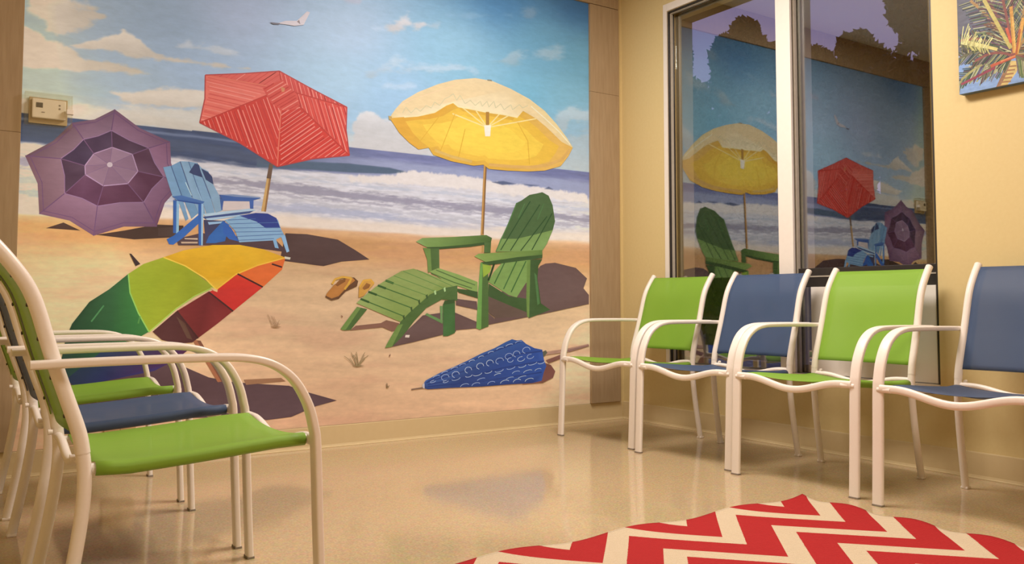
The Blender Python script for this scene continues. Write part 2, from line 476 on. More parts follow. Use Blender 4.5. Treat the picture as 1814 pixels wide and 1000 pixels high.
def mural_picture(px, py):
    """sky, sea and sand of the print, in tracing coordinates (0-255 colours)"""
    # sky
    ctrl = [((40, 60), (158, 168, 172)), ((300, 60), (160, 175, 188)), ((420, 20), (178, 186, 200)), ((620, 60), (180, 196, 206)), ((600, 140), (176, 200, 208)),
            ((800, 80), (160, 196, 205)), ((850, 130), (152, 193, 202)), ((960, 70), (124, 174, 190)), ((1000, 170), (138, 184, 192)), ((1030, 10), (74, 118, 158)), ((900, 0), (96, 148, 184)), ((1030, 110), (122, 172, 184)), ((930, 170), (128, 182, 194)),
            ((60, 150), (170, 176, 172)), ((250, 150), (172, 186, 192)), ((330, 110), (168, 184, 198)), ((700, 170), (166, 194, 208)), ((1030, 230), (160, 186, 192)),
            ((200, -250), (110, 140, 175)), ((700, -250), (80, 130, 175)), ((1000, -200), (60, 105, 150))]
    wsum = np.zeros(px.shape); c = np.zeros(px.shape + (3,))
    for (cx, cy), col in ctrl:
        wgt = 1.0 / (((px - cx) / 1.3) ** 2 + (py - cy) ** 2 + 900) ** 1.5
        wsum += wgt; c += wgt[..., None] * np.array(col, float)
    c /= wsum[..., None]
    c *= (1 + 0.05 * (fbm(px / 160, (py - 0.1 * px) / 16, 3) - 0.5))[..., None]
    sl = lambda pts: [(30 + a / 3.628, b / 3.628) for a, b in pts]
    sr = lambda pts: [(540 + a / 3.557, b / 3.557) for a, b in pts]
    hy = 200 + (px - 40) * 0.105                       # sea horizon
    n1 = fbm(px / 26, py / 15, 11) - 0.5
    n2 = fbm(px / 90, (py - 0.12 * px) / 7, 23) - 0.5
    # soft pale haze above the horizon
    c = mixc(c, (226, 208, 184), 0.75 * sstep(52, 2, (hy - py) + 26 * n2) * sstep(-4, 4, hy - py))
    clouds = [(sl([(70, -60), (280, -70), (400, 30), (520, 60), (570, 110), (480, 150), (330, 210), (260, 250), (190, 200), (170, 120), (60, 90)]), (226, 208, 184), 11, .9),
              (sl([(40, 160), (120, 195), (200, 260), (260, 255), (330, 300), (420, 380), (600, 400), (900, 480), (840, 490), (650, 465), (420, 465), (200, 440), (30, 430)]), (230, 210, 182), 6, .93),
              (sl([(340, 290), (500, 255), (600, 220), (690, 195), (790, 255), (900, 340), (1010, 375), (1200, 390), (1500, 440), (1400, 450), (1150, 420), (950, 395), (800, 375), (640, 345), (420, 315)]), (232, 214, 190), 5, .95),
              (sl([(1020, 300), (1100, 275), (1130, 295), (1300, 300), (1330, 310), (1420, 350), (1480, 370), (1300, 345), (1200, 325)]), (206, 206, 202), 9, .8),
              (sl([(580, 590), (750, 600), (900, 570), (1040, 565), (1200, 590), (1330, 600), (1330, 700), (900, 690), (700, 640)]), (232, 212, 186), 6, .92),
              (sl([(350, 660), (500, 690), (620, 700), (800, 700), (1300, 690), (1300, 860), (350, 780)]), (224, 208, 184), 10, .7),
              (sr([(500, 170), (560, 150), (600, 100), (640, 95), (680, 140), (740, 150), (720, 175), (620, 175), (560, 195)]), (228, 216, 204), 11, .95),
              (sr([(420, 180), (480, 160), (500, 190), (440, 195)]), (206, 216, 220), 7, .6),
              (sr([(780, 160), (850, 155), (840, 180), (790, 175)]), (206, 206, 200), 8, .6),
              (sr([(500, 410), (560, 380), (610, 380), (640, 420), (760, 410), (950, 420), (1080, 435), (820, 450), (600, 450), (420, 470)]), (200, 210, 210), 13, .75),
              (sr([(1180, 385), (1240, 375), (1330, 330), (1460, 330), (1590, 310), (1640, 330), (1600, 350), (1380, 370), (1300, 395)]), (184, 200, 198), 13, .7),
              (sr([(480, 550), (520, 520), (600, 530), (700, 545), (560, 560)]), (200, 212, 216), 8, .7),
              (sr([(1380, 70), (1440, 40), (1460, 80), (1420, 100)]), (160, 182, 194), 12, .6),
              (sr([(1560, 100), (1600, 70), (1610, 95)]), (160, 182, 194), 10, .5),
              (sr([(900, 95), (1100, 90), (1300, 90), (1300, 100), (1000, 108)]), (160, 192, 206), 8, .5),
              (sr([(240, -20), (360, -10), (340, 25), (270, 15)]), (196, 190, 196), 8, .7),
              ([(622, 262), (625, 222), (636, 200), (650, 194), (662, 200), (675, 212), (692, 214), (720, 240), (770, 275), (700, 280)], (232, 220, 206), 6, .95),
              ([(985, 195), (1010, 190), (1045, 196), (1045, 215), (1010, 210), (1000, 240), (1045, 235), (1045, 305), (960, 305), (1000, 260)], (200, 208, 202), 10, .8)]
    for poly, col, soft, amt in clouds:
        xs = [p[0] for p in poly]; ys = [p[1] for p in poly]
        msk = (px > min(xs) - 40) & (px < max(xs) + 40) & (py > min(ys) - 40) & (py < max(ys) + 40)
        if not msk.any():
            continue
        d = sdpoly(px[msk], py[msk], poly) + soft * 2.4 * n1[msk] + soft * 0.9 * n2[msk]
        a = amt * sstep(soft * 0.5, -soft * 0.6, d)
        shade = 1 - 0.10 * sstep(0, 30, py[msk] - min(ys) - 0.10 * (px[msk] - min(xs)))
        c[msk] = c[msk] * (1 - a[:, None]) + (np.array(col, float)[None, :] * shade[:, None]) * a[:, None]
    # sea
    t = py - hy
    nf = fbm(px / 34, (py - 0.10 * px) / 4.0, 41) - 0.5
    nw = fbm(px / 60, (py - 0.10 * px) / 9.0, 57) - 0.5
    nq = fbm(px / 16, (py - 0.10 * px) / 2.4, 63, 4) - 0.5
    right = sstep(430, 720, px)
    deep = np.array([70, 80, 104.]) * (1 - right[..., None]) + np.array([120, 120, 150.]) * right[..., None]
    sea = deep * (1 + 0.25 * nf)[..., None]
    lav = np.array([156, 156, 174.])
    a = right * sstep(10, 22, t + 6 * nf)
    sea = sea * (1 - a[..., None]) + lav * a[..., None]
    sea = mixc(sea, (140, 148, 166), 0.6 * sstep(4, 0, np.abs(t - 11 - 4 * nw)) * (1 - right))
    # white water, beginning at about 54 px (left) .. 52 px below the horizon
    foam0 = 52 - 6 * right + 10 * (nw) + 5 * nf
    a = sstep(-3, 4, t - foam0)
    foam = np.array([214, 203, 196.]) * (1 + 0.16 * nf + 0.14 * nq)[..., None]
    sea = sea * (1 - a[..., None]) + foam * a[..., None]
    for off, th, col, amt in ((84, 12, (150, 140, 148), .85), (96, 5, (164, 154, 160), .6), (118, 11, (172, 170, 182), .75), (138, 9, (164, 166, 186), .75), (106, 6, (186, 178, 178), .6), (66, 4, (192, 190, 192), .7), (127, 4, (182, 180, 188), .6)):
        sea = mixc(sea, col, amt * sstep(th, th * 0.35, np.abs(t - off - 9 * nw) + 9 * (fbm(px / 14, py / 4, 71 + off) - 0.35) + 10 * nq))
    # the standing wave and its breaking crest
    wave = [(455, 281), (540, 286), (620, 290), (690, 297), (724, 306), (690, 308), (620, 306), (540, 300), (455, 296)]
    d = sdpoly(px, py, wave)
    sea = mixc(sea, (84, 98, 112), 0.97 * sstep(1.2, -1.2, d + 1.5 * nf))
    d = sdpoly(px, py, [(40, 222), (200, 236), (330, 250), (480, 276), (480, 292), (330, 268), (200, 262), (40, 250)])
    sea = mixc(sea, (84, 90, 106), 0.6 * sstep(3, -3, d + 6 * nf))
    crest = [(612, 312), (690, 311), (722, 303), (755, 305), (790, 309), (860, 317), (885, 325), (960, 332), (1042, 346), (1042, 360), (900, 345), (800, 332), (700, 326), (620, 322)]
    d = sdpoly(px, py, crest) + 9 * (fbm(px / 7, py / 12, 91) - 0.5)
    sea = mixc(sea, (232, 214, 196), sstep(2.5, -2.5, d))
    for w_ in ([(872, 323), (892, 321), (914, 326), (890, 328)], [(965, 335), (972, 331), (980, 336)], [(925, 326), (955, 329), (940, 330)]):
        sea = mixc(sea, (84, 90, 112), 0.9 * sstep(1.2, -1.2, sdpoly(px, py, w_)))
    c = np.where((t > 0)[..., None], sea, c)
    # wet sand wash, then dry sand
    sy0 = np.interp(px, [0, 40, 300, 540, 700, 770, 1040], [374, 378, 386, 402, 413, 419, 430])
    ws = py - sy0
    a = sstep(-26, -12, ws + 10 * nw) * (ws < 40)
    c = c * (1 - a[..., None]) + np.array([234, 210, 184.]) * a[..., None]
    dep = np.clip(ws / 300, 0, 1.2)
    stops = np.array([0, .06, .13, .24, .36, .55, .85, 1.2])
    cols = np.array([(224, 176, 128), (210, 154, 98), (208, 152, 96), (216, 172, 122), (216, 174, 128), (219, 178, 133), (216, 172, 128), (206, 158, 118)], float)
    sand = np.stack([np.interp(dep, stops, cols[:, k]) for k in range(3)], -1)
    band = fbm(px / 120, (py - 0.02 * px) / 14, 131) - 0.5
    sand *= (1 + 0.16 * band + 0.06 * (fbm(px / 9, py / 4, 139) - 0.5))[..., None]
    sand = mixc(sand, (196, 138, 108), 0.25 * sstep(0.06, 0.28, fbm(px / 150, py / 22, 151) - 0.45))
    a = sstep(-3, 5, ws + 8 * band)
    c = c * (1 - a[..., None]) + sand * a[..., None]
    return np.clip(c, 5, 250)

mural = empty('beach_mural', ((MUR_X0 + MUR_X1) / 2, 0, MUR_Z0))
tag(mural, 'large printed beach scene mural covering the wall between two weathered boards', 'mural')
mx0, mz0 = mural.location.x, mural.location.z

def attr_mesh(name, verts, faces, cols, mat, parent, loc=(0, 0, 0)):
    me = bpy.data.meshes.new(name)
    me.from_pydata(verts, [], faces)
    at = me.color_attributes.new('Col', 'FLOAT_COLOR', 'POINT')
    at.data.foreach_set('color', np.asarray(cols, np.float32).ravel())
    me.materials.append(mat)
    me.update()
    o = bpy.data.objects.new(name, me)
    o.location = loc
    return link(o, parent)

def build_backdrop():
    nx, nz = 820, 666
    xs = np.linspace(MUR_X0, MUR_X1, nx); zs = np.linspace(MUR_Z0, MUR_Z1, nz)
    X, Z = np.meshgrid(xs, zs)
    d = np.stack([X - CAM[0], np.full_like(X, -0.004) - CAM[1], Z - CAM[2]], -1)
    dep = d @ fwd
    px = 907 + FPX * (d @ rgt) / dep
    py = PPY - FPX * (d @ upv) / dep
    c = paint(mural_picture(px, py), px, py)
    n = nx * nz
    co = np.zeros((n, 3), np.float32)
    co[:, 0] = X.ravel() - mx0; co[:, 1] = -0.004; co[:, 2] = Z.ravel() - mz0
    i = np.arange(nx - 1)[None, :] + nx * np.arange(nz - 1)[:, None]
    f = np.stack([i, i + 1, i + nx + 1, i + nx], -1).reshape(-1, 4)
    me = bpy.data.meshes.new('sea_and_sky_print')
    me.vertices.add(n); me.vertices.foreach_set('co', co.ravel())
    me.loops.add(f.size); me.loops.foreach_set('vertex_index', f.ravel().astype(np.int32))
    me.polygons.add(len(f)); me.polygons.foreach_set('loop_start', np.arange(0, f.size, 4, dtype=np.int32))
    me.update(calc_edges=True)
    at = me.color_attributes.new('Col', 'FLOAT_COLOR', 'POINT')
    rgba = np.ones((n, 4), np.float32); rgba[:, :3] = c.reshape(-1, 3)
    at.data.foreach_set('color', rgba.ravel())
    me.materials.append(M_paint)
    link(bpy.data.objects.new('sea_and_sky_print', me), mural)
    box('backing_panel', M_panel, (MUR_X0 - mx0, MUR_X1 - mx0, -0.0036, -0.0002, 0, MUR_Z1 - mz0), mural)
build_backdrop()

ZR = dict(px=(0, 0, 1.0), pu=(30, 180, 4.0), re=(340, 110, 4.0), ye=(680, 130, 10 / 3), gc=(720, 330, 3.533), bu=(725, 580, 5.497), bc=(280, 280, 5.556),
          ra=(120, 420, 3.125), ot=(560, 470, 4.763), z2=(330, 0, 2.5), z7=(400, 380, 3.125), lc=(300, 600, 2.5), z6=(0, 380, 2.5))

class Motif:
    """one painted figure of the mural: stacked flat shapes, each a hair proud of the one below"""
    def __init__(self, name, key, layer=0):
        self.name, self.key, self.k = name, key, layer
        self.v, self.f, self.c = [], [], []
    def poly(self, pts, col, key=None, jit=5):
        ox, oy, s = ZR[key or self.key]
        y = -0.0042 - 0.000012 * (self.k + random.uniform(0, .9))
        base = len(self.v)
        for j, (a, b) in enumerate(pts):
            x, z = wall_pt(ox + a / s, oy + b / s, y)
            x = min(max(x, MUR_X0 + .0005), MUR_X1 - .0005); z = max(z, MUR_Z0 + .0005)
            self.v.append((x - mx0, y, z - mz0))
            cc = col[j] if isinstance(col[0], (tuple, list)) else col
            dj = random.uniform(-jit, jit)
            self.c.append(tuple(paint(np.clip(np.array(cc, float) + dj, 2, 250), ox + a / s, oy + b / s)) + (1,))
        self.f.append(list(range(base, len(self.v))))
        self.k += 1
        return self
    def line(self, pts, wd, col, key=None, jit=4, flat=True):
        k0 = self.k
        for i in range(len(pts) - 1):
            (x0, y0), (x1, y1) = pts[i], pts[i + 1]
            dx, dy = x1 - x0, y1 - y0
            l = math.hypot(dx, dy) or 1
            nx_, ny_ = -dy / l * wd / 2, dx / l * wd / 2
            self.poly([(x0 + nx_, y0 + ny_), (x1 + nx_, y1 + ny_), (x1 - nx_, y1 - ny_), (x0 - nx_, y0 - ny_)], col, key, jit)
            if flat:
                self.k = k0
        self.k = k0 + 1
        return self
    def disc(self, cx, cy, rx, ry, col, key=None, n=16):
        return self.poly([(cx + rx * math.cos(2 * math.pi * i / n), cy + ry * math.sin(2 * math.pi * i / n)) for i in range(n)], col, key)
    def hatch(self, tri, d, gap, wd, cols, key=None):
        """parallel strokes clipped to a convex shape"""
        l = math.hypot(*d); d = (d[0] / l, d[1] / l); nn = (-d[1], d[0])
        pr = [p[0] * nn[0] + p[1] * nn[1] for p in tri]
        t = min(pr) + gap * 0.5
        k0 = self.k
        while t < max(pr):
            hits = []
            for i in range(len(tri)):
                a, b = pr[i], pr[(i + 1) % len(tri)]
                if (a - t) * (b - t) < 0:
                    u = (t - a) / (b - a)
                    p, q = tri[i], tri[(i + 1) % len(tri)]
                    hits.append((p[0] + (q[0] - p[0]) * u, p[1] + (q[1] - p[1]) * u))
            if len(hits) >= 2:
                hits.sort(key=lambda h: h[0] * d[0] + h[1] * d[1])
                p, q = hits[0], hits[-1]
                f0, f1 = random.uniform(0.0, .1), random.uniform(0.9, 1.0)
                p2 = (p[0] + (q[0] - p[0]) * f0, p[1] + (q[1] - p[1]) * f0); q2 = (p[0] + (q[0] - p[0]) * f1, p[1] + (q[1] - p[1]) * f1)
                self.k = k0
                self.line([p2, q2], wd * random.uniform(.6, 1.3), random.choice(cols), key)
            t += gap * random.uniform(.85, 1.15)
        self.k = k0 + 1
        return self
    def build(self):
        return attr_mesh(self.name, self.v, self.f, self.c, M_paint, mural)

# ---- purple umbrella lying on the sand
g = Motif('painted_umbrella', 'pu')
g.poly([(205, 898), (330, 858), (450, 915)], (78, 56, 48)).poly([(560, 945), (760, 915), (990, 872), (1180, 880), (1180, 960), (830, 978)], (74, 54, 46))
tips = [(693, 55), (1085, 285), (1165, 590), (990, 888), (543, 952), (158, 797), (58, 385), (392, 150)]
ring = [(670, 205), (935, 330), (1042, 535), (898, 715), (570, 742), (338, 652), (310, 405), (472, 268)]
cen = [(675, 325), (818, 375), (857, 495), (785, 582), (612, 598), (485, 518), (482, 455), (545, 370)]
ctr = (658, 448)
pcol = [(120, 84, 102), (130, 88, 108), (116, 78, 98), (120, 86, 104), (124, 88, 104), (118, 86, 94), (110, 82, 90), (114, 84, 98)]
dcol = [(74, 50, 66), (86, 54, 70), (90, 52, 70), (88, 50, 68), (90, 54, 74), (76, 54, 68), (66, 50, 68), (70, 50, 68)]
def sag(a, b, c_, f):
    mx_, my_ = (a[0] + b[0]) / 2, (a[1] + b[1]) / 2
    return (mx_ + (c_[0] - mx_) * f, my_ + (c_[1] - my_) * f)
for i in range(8):
    j = (i + 1) % 8
    li = tuple(min(255, c + 14) for c in pcol[i]); dk = tuple(c - 8 for c in pcol[i])
    g.poly([tips[i], sag(tips[i], tips[j], ctr, .07), tips[j], ring[j], sag(ring[i], ring[j], ctr, .04), ring[i]], [dk, pcol[i], dk, li, li, li]); g.k -= 1
g.k += 1
for i in range(8):
    j = (i + 1) % 8
    g.poly([ring[i], sag(ring[i], ring[j], ctr, .04), ring[j], cen[j], cen[i]], [dcol[i], dcol[i], dcol[i], tuple(c + 14 for c in dcol[i]), dcol[i]]); g.k -= 1
g.k += 1
for i in range(8):
    j = (i + 1) % 8
    g.poly([ctr, cen[i], cen[j]], (144 - 8 * (i % 2), 112 - 8 * (i % 2), 126 - 6 * (i % 2))); g.k -= 1
g.k += 1
for i in range(8):
    j = (i + 1) % 8
    g.line([ring[i], tips[i]], 7, (104, 72, 100)); g.k -= 1
    q = lambda p, f: (p[0] + (ctr[0] - p[0]) * f, p[1] + (ctr[1] - p[1]) * f)
    g.line([q(tips[i], .06), q(sag(tips[i], tips[j], ctr, .07), .06), q(tips[j], .06)], 5, (102, 70, 100)); g.k -= 1
    g.line([cen[i], cen[j]], 7, (170, 136, 158)); g.k -= 1
    g.line([cen[i], ring[i]], 6, (112, 78, 104)); g.k -= 1
    g.line([ring[i], sag(ring[i], ring[j], ctr, .04), ring[j]], 6, (142, 108, 134)); g.k -= 1
    g.line([ctr, cen[i]], 4, (126, 96, 120)); g.k -= 1
g.k += 1
g.disc(ctr[0], ctr[1], 20, 18, (198, 176, 176))
g.build()

# ---- red beach umbrella
g = Motif('painted_umbrella', 're', 30)
g.poly([(1095, 60), (1132, 66), (1062, 530), (1015, 525)], (206, 160, 96), 'bc').poly([(1112, 63), (1132, 66), (1062, 530), (1045, 528)], (150, 106, 64), 'bc')
g.poly([(1095, 55), (1134, 60), (1112, 206), (1068, 200)], (112, 84, 64), 'bc')
ap = (640, 190)
out = [(95, 92), (620, 64), (1098, 320), (1116, 662), (605, 742), (55, 430)]
cols = [(222, 92, 78), (214, 72, 62), (222, 76, 62), (212, 58, 46), (208, 58, 46), (232, 112, 92)]
dirs = [(.9, -.6), (.25, .95), (.28, .95), (.8, -.55), (.34, .94), (.95, .22)]
for i in range(6):
    a, b = out[i], out[(i + 1) % 6]
    g.poly([ap, a, sag(a, b, ap, .03), b], [tuple(c - 6 for c in cols[i]), cols[i], cols[i], cols[i]]); g.k -= 1
g.k += 1
for i in range(6):
    a, b = out[i], out[(i + 1) % 6]
    lt = [(238, 132, 112), (242, 142, 120), (232, 112, 94)] if i not in (0, 5) else [(206, 72, 62), (212, 82, 70), (240, 140, 120)]
    g.hatch([ap, a, sag(a, b, ap, .035), b], dirs[i], 27, 6.5, lt); g.k -= 1
    g.hatch([ap, a, sag(a, b, ap, .035), b], dirs[i], 41, 7, [(184, 44, 40), (194, 52, 46)] if i not in (0, 5) else [(222, 94, 80)]); g.k -= 1
g.k += 1
for i in range(6):
    g.line([ap, out[i]], 8, (226, 110, 84) if i in (0, 4) else (188, 54, 44)); g.k -= 1
    g.line([out[i], sag(out[i], out[(i + 1) % 6], ap, .03), out[(i + 1) % 6]], 8, (184, 66, 62)); g.k -= 1
g.k += 1
g.poly([(500, 185), (640, 125), (750, 235), (760, 330), (640, 345), (560, 290)], (214, 76, 62))
g.hatch([(500, 185), (640, 125), (750, 235), (760, 330), (640, 345), (560, 290)], (.85, -.5), 24, 7, [(236, 130, 108), (190, 50, 42)])
g.poly([(630, 175), (660, 185), (655, 210), (636, 212)], (214, 130, 84))
g.build()

# ---- blue adirondack chair and footstool
g = Motif('painted_adirondack_chair', 'bc', 60)
g.poly([(330, 105), (450, 110), (620, 140), (720, 200), (795, 250), (640, 262), (540, 287), (300, 255)], (86, 62, 56), 'z7')
g.poly([(0, 690), (160, 680), (180, 780), (0, 770)], (80, 60, 52)).poly([(180, 800), (420, 740), (1150, 800), (1280, 930), (760, 860), (200, 862)], (84, 62, 62))
g.poly([(620, 425), (900, 425), (905, 505), (640, 520)], (214, 192, 178))
for a, b in (((60, 88), (140, 370)), ((135, 75), (260, 560)), ((220, 36), (370, 560)), ((300, 34), (470, 540)), ((385, 52), (560, 530)), ((468, 120), (620, 520))):
    pass
slats = [[(50, 92), (128, 78), (235, 380), (300, 600), (272, 622), (210, 450), (140, 372)], [(132, 76), (216, 34), (335, 385), (395, 545), (330, 600), (240, 380)],
         [(222, 32), (300, 36), (440, 440), (470, 560), (400, 560), (345, 400)], [(304, 36), (384, 50), (520, 400), (560, 545), (478, 556), (430, 400)],
         [(390, 56), (430, 100), (495, 132), (540, 255), (610, 385), (626, 522), (566, 540), (500, 330)]]
for i, s_ in enumerate(slats):
    g.poly(s_, [(122, 154, 178), (112, 146, 172), (134, 162, 180), (128, 158, 178), (136, 162, 178)][i]); g.k -= 1
g.k += 1
for s_ in slats[:4]:
    g.line([s_[1], s_[2]], 7, (72, 96, 134)); g.k -= 1
g.line([(270, 240), (330, 370)], 8, (186, 206, 214)); g.line([(380, 290), (440, 440)], 6, (158, 186, 200))
g.poly([(305, 142), (362, 55), (402, 66), (436, 192), (350, 165)], (56, 66, 98)).poly([(424, 104), (492, 140), (532, 184), (546, 262), (470, 215)], (56, 66, 98))
g.poly([(135, 380), (230, 368), (458, 430), (440, 452), (400, 452), (200, 416)], (74, 108, 158)).poly([(150, 405), (210, 415), (420, 445), (430, 462), (200, 425)], (48, 78, 136))
g.poly([(150, 415), (182, 420), (178, 742), (148, 740)], (58, 98, 158)).poly([(182, 425), (206, 430), (204, 740), (178, 745)], (140, 176, 200))
g.poly([(85, 800), (150, 768), (400, 560), (405, 642), (250, 785), (150, 855), (108, 850)], (56, 100, 164)).poly([(260, 790), (390, 790), (390, 806), (262, 800)], (210, 178, 148)).poly([(225, 826), (390, 826), (390, 842), (230, 842)], (206, 172, 140))
g.poly([(396, 450), (430, 452), (428, 862), (400, 862)], (56, 98, 162)).poly([(426, 452), (446, 450), (440, 862), (424, 862)], (150, 182, 204))
g.poly([(600, 362), (740, 366), (1012, 398), (900, 428), (640, 424)], (64, 94, 148)).poly([(600, 362), (740, 358), (1005, 386), (1012, 398), (760, 382)], (128, 142, 166))
g.poly([(605, 380), (645, 424), (632, 515), (622, 512)], (66, 94, 146)).poly([(900, 424), (940, 418), (938, 500), (905, 498)], (66, 96, 154))
g.poly([(440, 552), (900, 500), (965, 515), (880, 545), (480, 590)], (178, 196, 204)).poly([(440, 580), (760, 540), (940, 520), (900, 545), (470, 605)], (66, 82, 124)).poly([(470, 596), (800, 560), (880, 560), (490, 620)], (168, 188, 200))
g.poly([(450, 610), (660, 620), (670, 780), (470, 840)], (70, 68, 92)).poly([(490, 632), (640, 624), (640, 642), (500, 658)], (150, 178, 198))
g.poly([(470, 840), (500, 770), (640, 620), (700, 660), (660, 820), (560, 840)], (54, 100, 160)).poly([(640, 615), (720, 690), (800, 825), (700, 800), (640, 740)], (54, 96, 164))
g.poly([(655, 612), (800, 570), (960, 545), (1100, 560), (1180, 610), (1210, 700), (1245, 765), (1140, 812), (800, 832), (760, 720)], (140, 172, 192))
g.poly([(800, 570), (960, 542), (1080, 548), (1165, 592), (1202, 690), (1060, 692), (970, 628)], (50, 64, 128))
for a, b in (((700, 650), (1180, 635)), ((730, 690), (1205, 685)), ((750, 730), (1215, 722)), ((770, 775), (1235, 750)), ((690, 612), (960, 600)), ((790, 812), (1140, 795))):
    g.line([a, b], 6, (78, 104, 150)); g.k -= 1
g.k += 1
g.poly([(1128, 800), (1160, 796), (1188, 892), (1150, 884)], (136, 172, 196)).poly([(1208, 770), (1250, 760), (1292, 920), (1266, 932)], (146, 180, 204))
g.build()

# ---- rainbow umbrella
g = Motif('painted_umbrella', 'ra', 100)
g.poly([(-100, 225), (60, 195), (150, 168), (290, 195), (530, 210), (600, 235), (742, 275), (650, 300), (540, 348), (430, 362), (340, 342), (100, 350), (-100, 350)], (88, 64, 64), 'lc')
g.poly([(-60, 940), (40, 760), (600, 700), (830, 800), (830, 1000), (300, 1010), (-60, 1000)], (84, 60, 60))
g.poly([(330, 183), (495, 175), (515, 190), (340, 206)], (152, 108, 76), 'lc')
g.poly([(690, 570), (735, 575), (870, 800), (830, 805)], (158, 98, 66)).poly([(715, 575), (735, 575), (870, 800), (850, 802)], (118, 72, 52))
g.poly([(25, 480), (-10, 560), (-35, 680), (-10, 790), (40, 800), (250, 640), (450, 525), (400, 440), (345, 310), (335, 205), (230, 290), (120, 360)], [(42, 62, 44), (40, 64, 44), (38, 60, 46), (36, 54, 50), (36, 54, 50), (46, 86, 50), (58, 108, 54), (52, 104, 52), (50, 98, 48), (48, 88, 46), (44, 78, 46), (42, 68, 44)])
g.poly([(-10, 790), (180, 640), (300, 610), (640, 590), (700, 600), (600, 680), (480, 742), (200, 800), (40, 830)], [(34, 44, 60), (40, 54, 74), (48, 46, 88), (70, 40, 72), (92, 46, 60), (78, 42, 72), (54, 46, 92), (44, 48, 84), (36, 44, 64)])
g.poly([(470, 525), (610, 405), (722, 560), (690, 585), (600, 592), (520, 570)], (78, 42, 40)).poly([(600, 440), (650, 480), (690, 570), (660, 560)], (92, 62, 48))
g.poly([(602, 412), (780, 303), (916, 410), (830, 480), (720, 562)], [(122, 48, 46), (112, 42, 42), (132, 46, 44), (128, 46, 44), (110, 44, 42)])
g.poly([(820, 290), (945, 203), (1080, 278), (915, 412), (780, 305)], [(200, 50, 40), (210, 58, 42), (206, 54, 42), (196, 48, 42), (188, 48, 42)])
g.poly([(940, 205), (1050, 152), (1205, 118), (1186, 182), (1080, 278)], (222, 104, 48))
g.poly([(335, 205), (420, 150), (530, 113), (650, 160), (812, 277), (700, 330), (600, 398), (540, 450), (450, 527), (390, 420), (345, 310)], [(144, 154, 46), (148, 156, 42), (154, 158, 40), (152, 156, 38), (152, 160, 52), (140, 146, 36), (142, 148, 36), (144, 150, 38), (148, 156, 46), (130, 142, 34), (134, 146, 38)])
g.poly([(530, 113), (640, 75), (800, 45), (950, 44), (1080, 68), (1207, 115), (1050, 158), (930, 208), (822, 292), (760, 230), (650, 160)], [(214, 160, 40), (222, 166, 38), (228, 172, 38), (230, 174, 42), (228, 174, 48), (226, 164, 44), (232, 176, 48), (224, 164, 36), (226, 176, 60), (216, 160, 36), (212, 158, 40)])
for ln, c_ in (([(335, 205), (345, 310), (390, 420), (450, 527)], (134, 176, 84)), ([(530, 113), (650, 160), (760, 230), (822, 292)], (232, 190, 70)), ([(822, 292), (930, 208), (1050, 158), (1207, 115)], (238, 180, 60)), ([(450, 527), (540, 450), (600, 398), (700, 330), (812, 277)], (164, 186, 80))):
    g.line(ln, 7, c_); g.k -= 1
g.k += 1
for ln in ([(940, 205), (1080, 278)], [(780, 305), (916, 412)], [(605, 412), (722, 562)], [(1130, 150), (1186, 168)]):
    g.line(ln, 9, (70, 38, 36)); g.k -= 1
g.k += 1
g.line([(130, 470), (200, 380)], 8, (74, 122, 74)); g.line([(390, 480), (400, 440)], 8, (80, 126, 62))
g.poly([(342, 92), (352, 94), (402, 150), (376, 162)], (62, 46, 46)).poly([(1200, 108), (1234, 114), (1230, 126), (1202, 122)], (210, 198, 170)).poly([(790, 280), (830, 292), (828, 306), (806, 298)], (222, 176, 120))
g.build()

# ---- yellow umbrella
g = Motif('painted_umbrella', 'ye', 150)
under = [(35, 265), (90, 350), (150, 410), (205, 450), (265, 440), (292, 482), (400, 520), (530, 546), (590, 540), (620, 565), (730, 575), (850, 580), (950, 575), (1045, 548), (1090, 490), (1115, 440), (1050, 400), (960, 310), (900, 265), (820, 222), (790, 258), (700, 240), (600, 225), (500, 205), (440, 195), (410, 172), (370, 185), (300, 228), (200, 250), (120, 255)]
g.poly([(598, 360), (616, 360), (590, 955), (572, 955)], (196, 142, 74)).poly([(608, 360), (616, 360), (590, 955), (581, 955)], (140, 98, 56))
g.poly([(475, 300), (485, 300), (480, 415), (470, 415)], (186, 140, 78), 'gc')
uc = (610, 380)
g.poly(under, [(228, 164, 56) if i < 4 or i > 24 else ((230, 176, 84) if 11 <= i <= 18 else (224, 168, 62)) for i in range(len(under))], jit=3)
for f_, c_ in ((.16, (238, 184, 66)), (.34, (246, 198, 72)), (.55, (249, 205, 76))):
    g.poly([(p[0] + (uc[0] - p[0]) * f_, p[1] + (uc[1] - p[1]) * f_) for p in under], c_, jit=3)
g.poly([(35, 265), (48, 240), (70, 210), (110, 165), (200, 112), (320, 64), (420, 38), (540, 28), (640, 45), (750, 92), (860, 152), (950, 222), (1020, 300), (1080, 380), (1117, 440), (1050, 405), (960, 318), (900, 268), (822, 222), (790, 260), (700, 242), (600, 228), (500, 208), (440, 197), (410, 172), (370, 186), (300, 230), (200, 252), (120, 258)],
       [(232, 196, 120)] + [(240, 204, 146)] * 6 + [(241, 206, 150)] * 4 + [(236, 204, 138)] * 4 + [(240, 206, 146)] * 4 + [(244, 216, 164)] * 10)
for a in ((405, 238), (465, 203), (545, 222), (685, 238), (745, 245), (900, 268)):
    g.line([(610, 320), a], 7, (248, 214, 134)); g.k -= 1
g.k += 1
for ln in ([(420, 240), (330, 470)], [(790, 290), (850, 400), (860, 540)], [(330, 250), (200, 420)], [(480, 330), (440, 500)]):
    g.line(ln, 5, (226, 170, 56)); g.k -= 1
g.k += 1
g.line([(300, 455), (400, 492), (520, 522)], 16, (222, 176, 92)); g.line([(620, 540), (760, 552), (860, 555), (960, 545), (1050, 510), (1100, 450)], 18, (222, 168, 88))
